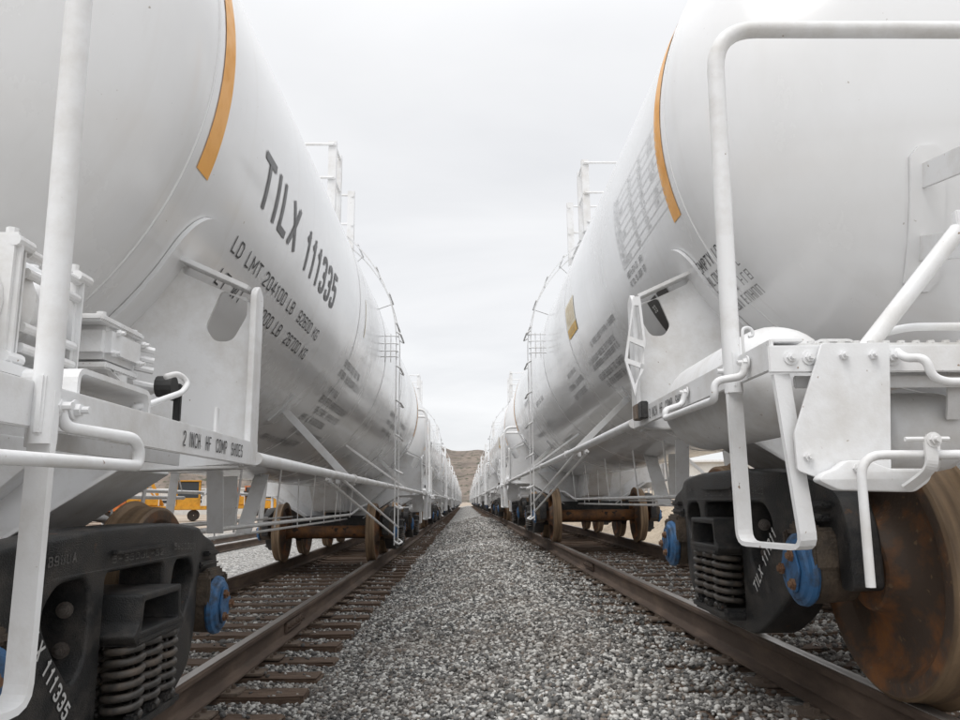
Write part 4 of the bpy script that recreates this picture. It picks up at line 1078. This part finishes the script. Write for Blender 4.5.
    for y in (1.5, 3.3, 4.6, 6.3, 8.0, 9.4):
        bm = bmesh.new(); bar(bm, (.45, y, .70), (.50, y, 1.30), (0, 1, 0), .008, .04); bar(bm, (.30, y, .64), (.30, y, 1.25), (0, 1, 0), .008, .02); obj('pipe_hanger', bm, M['white'], root)
    for a, b, wd in (((.30, 4.64, 1.20), (.30, 4.08, .66), .14), ((.30, 3.64, 1.15), (.30, 3.69, .72), .12), ((.60, 2.30, 1.18), (.60, 2.38, .73), .11)):
        bm = bmesh.new(); bar(bm, a, b, (1, 0, 0), .012, wd); obj('rigging_strap', bm, M['white'], root)
    for x, y, z in ((-.95, 1.2, 1.12), (-.65, 2.2, 1.05), (-1.1, 3.4, 1.15), (-1.0, .35, 1.1), (-.8, 5.2, 1.10), (-.9, 9.2, 1.10)):
        bm = bmesh.new(); bar(bm, (x, y, .62), (x+.04, y+.05, z+.18), (1, .3, 0), .01, .085); obj('rigging_strap', bm, M['white'], root)
    bm = bmesh.new()
    for x in (-.95, -.65): cyl(bm, (x, .4, .70), (x, TC-.6, .70), .015, 8)
    box(bm, (-.8, 2.3, .66), (.4, .9, .02)); cyl(bm, (-1.15, 1.6, 1.0), (-1.15, 6.6, 1.0), .02, 8)
    obj('brake_rigging', bm, M['white'], root)
    t1 = build_truck(root, (0, 0, 0), number_truck)
    MIR = False
    t2 = t1.copy(); COL.objects.link(t2); t2.parent = root; t2.location = (0, TC, 0)
    for c in list(t1.children):
        d = c.copy(); COL.objects.link(d); d.parent = t2
    return root

def copy_car(src, loc, label):
    r = src.copy(); COL.objects.link(r); r.location = loc; r['label'] = label
    for c in list(src.children):
        d = c.copy(); COL.objects.link(d); d.parent = r
        for g in list(c.children):
            e = g.copy(); COL.objects.link(e); e.parent = d
    return r
def joined_mesh(src):
    """one mesh of the whole car, for the cars too far off to show their parts"""
    mats = []; V = []; F = []; MI = []; SM = []; base = 0
    def add(o, off):
        nonlocal base
        me = o.data; loc = off + o.location
        co = np.empty(len(me.vertices)*3); me.vertices.foreach_get('co', co); co = co.reshape(-1, 3) + np.array(loc); V.append(co)
        lm = []
        for q in me.materials:
            if q not in mats: mats.append(q)
            lm.append(mats.index(q))
        for p in me.polygons:
            F.append([base+i for i in p.vertices]); MI.append(lm[p.material_index]); SM.append(p.use_smooth)
        base += len(me.vertices)
        for c in o.children: add(c, loc)
    for c in src.children: add(c, Vector((0, 0, 0)))
    me = bpy.data.meshes.new('distant_tank_car'); me.from_pydata(np.concatenate(V).tolist(), [], F)
    for q in mats: me.materials.append(q)
    me.polygons.foreach_set('material_index', MI); me.polygons.foreach_set('use_smooth', SM); me.update()
    return me

carL = build_car('L', (XL, 2.86, ZL), 'TILX 111335', 'nearest white tank car of the left row, lettered TILX 111335, brake valve on its end')
carR = build_car('R', (XR, 3.76, ZR), 'TILX 111311', 'nearest white tank car of the right row, with end handrail and big rusty wheel')
ORD = ['', 'second', 'third', 'fourth', 'fifth', 'sixth', 'seventh', 'eighth', 'ninth', 'tenth']
PITCH_CAR = 15.15
for side, src, x, y0, z in (('L', carL, XL, 2.86, ZL), ('R', carR, XR, 3.76, ZR)):
    row = 'left' if side == 'L' else 'right'
    jm = None
    for k in range(1, 10):
        lab = 'white tank car, %s from the front in the %s row of the aisle' % (ORD[k], row)
        if k < 4: copy_car(src, (x, y0+k*PITCH_CAR, z), lab)
        else:
            if jm is None: jm = joined_mesh(src)
            o = bpy.data.objects.new('tank_car', jm); COL.objects.link(o); o.location = (x, y0+k*PITCH_CAR, z)
            tag(o, lab, 'tank car', 'white tank cars in two long rows')

# ------------------------------------------------------------------ yard behind the rows
def machine(x, y, rz, m, kind, label):
    z = float(gz(x, y)); t = empty('track_machine', (x, y, z)); t.rotation_euler.z = rz
    tag(t, label, 'rail machine', 'track maintenance machines parked beyond the left cars')
    bm = bmesh.new(); box(bm, (0, 0, .95), (5.6, 2.3, .28), None, .04); box(bm, (-1.5, 0, 1.45), (2.3, 2.0, .75), None, .08)
    for k in range(4): box(bm, (-2.3+k*.5, -1.01, 1.45), (.06, .03, .5))
    obj('chassis', bm, m, t)
    bm = bmesh.new(); box(bm, (1.5, 0, 2.85), (1.7, 2.1, .10), None, .03)
    for a in (-.75, .75):
        for b in (-.95, .95): box(bm, (1.5+a, b, 1.95), (.10, .10, 1.75), None, .01)
    box(bm, (1.5, 0, 1.35), (1.6, 2.0, .6), None, .03)
    obj('cab', bm, m, t)
    bm = bmesh.new(); box(bm, (1.5, 0, 2.2), (1.42, 1.84, 1.1), None, .01); obj('cab_window', bm, M['glass'], t)
    for a in (-1.9, 1.9):
        for b in (-1, 1):
            bm = bmesh.new(); lathe(bm, [(-.07, .05), (-.07, .36), (-.03, .40), (.07, .38), (.07, .05)], 'y', 28); obj('wheel', bm, M['darkgrease'], t, (a, b*.75, .42))
    if kind == 1:
        bm = bmesh.new(); bar(bm, (-.2, 0, 1.1), (-1.2, 0, 3.1), (0, 1, 0), .22, .25); bar(bm, (-1.2, 0, 3.1), (-3.2, 0, 2.3), (0, 1, 0), .18, .2); cyl(bm, (-.4, .2, 1.3), (-1.7, .2, 2.8), .06, 10)
        obj('boom', bm, m, t)
    else:
        bm = bmesh.new()
        for k in range(5): cyl(bm, (-.35+k*.17, -.8, .8), (-.35+k*.17, -.8, 2.2), .045, 8)
        box(bm, (0, -.8, 2.2), (1.0, .3, .16), None, .02); box(bm, (0, .6, 1.7), (.8, .5, 1.0), None, .04)
        obj('work_heads', bm, M['darkgrease'], t)
    bm = bmesh.new()
    for s in (-1, 1):
        tube(bm, arc_pts([(-2.7, s*1.1, 1.1), (-2.7, s*1.1, 2.1), (-.4, s*1.1, 2.1), (-.4, s*1.1, 1.1)], .1), .025, 8); cyl(bm, (-1.5, s*1.1, 1.1), (-1.5, s*1.1, 2.1), .025, 8)
    obj('handrail', bm, M['white'], t)
machine(-18.2, 66, .15, M['yellow'], 0, 'yellow track machine with roofed cab, second from the right of the parked machines')
machine(-21.5, 56, .3, M['yellow'], 1, 'yellow boom machine parked in the middle beyond the left cars')
machine(-27.5, 56, .1, M['orangem'], 0, 'orange track machine with roofed cab, between the yellow boom machine and the leftmost one')
machine(-15.0, 70, 1.1, M['yellow'], 1, 'yellow boom machine, rightmost of the parked machines')
machine(-24.0, 49, .0, M['orangem'], 0, 'small orange machine in front of the boom machine')
machine(-32.0, 60, .2, M['yellow'], 0, 'yellow track machine, leftmost and farthest of the parked machines')
machine(-21.0, 74, .9, M['orangem'], 1, 'orange boom machine standing behind the roofed yellow machine')
def shed(x, y, rz, s, label):
    z = float(gz(x, y)); t = empty('site_building', (x, y, z-.05)); t.rotation_euler.z = rz; tag(t, label, 'building')
    bm = bmesh.new(); box(bm, (0, 0, s[2]/2), s); obj('wall', bm, M['paleb'], t)
    bm = bmesh.new(); box(bm, (0, 0, s[2]+.06), (s[0]+.3, s[1]+.3, .12), None, .02); obj('roof', bm, M['white'], t)
    n = int(s[0]/2)
    for k in range(n):
        xx = -s[0]/2+(k+.5)*s[0]/n
        bm = bmesh.new()
        for dx in (-.5, .5): box(bm, (xx+dx, -s[1]/2-.02, s[2]*.6), (.07, .06, .95))
        for dz in (-.45, 0, .45): box(bm, (xx, -s[1]/2-.02, s[2]*.6+dz), (1.0, .06, .07))
        f = obj('window', bm, M['white'], t)
        bm = bmesh.new(); box(bm, (xx, -s[1]/2-.005, s[2]*.6), (.95, .02, .9)); obj('pane', bm, M['glass'], f)
shed(17, 38, -.1, (14, 5, 2.9), 'pale low building with windows seen under the right cars')
shed(-36, 95, .1, (22, 6, 3.0), 'pale low building behind the parked yellow machines')
# sand bank on the right
X = np.linspace(3.9, 15, 90); Y = np.linspace(6, 62, 240); A, B = np.meshgrid(X, Y)
Z = -.06 + (1.35+.12*np.sin(B*.7)+.07*np.sin(B*1.9+A))*smooth(4.3, 7.0, A+.25*np.sin(B*.8))*(1-smooth(9, 14.6, A))*smooth(6.5, 11, B)*(1-smooth(50, 61, B)) + .03*np.sin(A*5+B*3)*smooth(4.3, 5, A)
Z[:, 0] -= .3
idx = np.arange(A.size).reshape(A.shape); fa = np.stack([idx[:-1, :-1], idx[:-1, 1:], idx[1:, 1:], idx[1:, :-1]], -1).reshape(-1, 4)
me = bpy.data.meshes.new('embankment'); me.from_pydata(np.stack([A, B, Z], -1).reshape(-1, 3).tolist(), [], fa.tolist()); me.shade_smooth()
tag(obj('embankment', me, mat('sand', (.50, .42, .32), (.36, .29, .22), scale=.8, rough=1, bump=.8, bscale=6, stretch=(1, .5, 3), bdist=.1)), kind='structure')
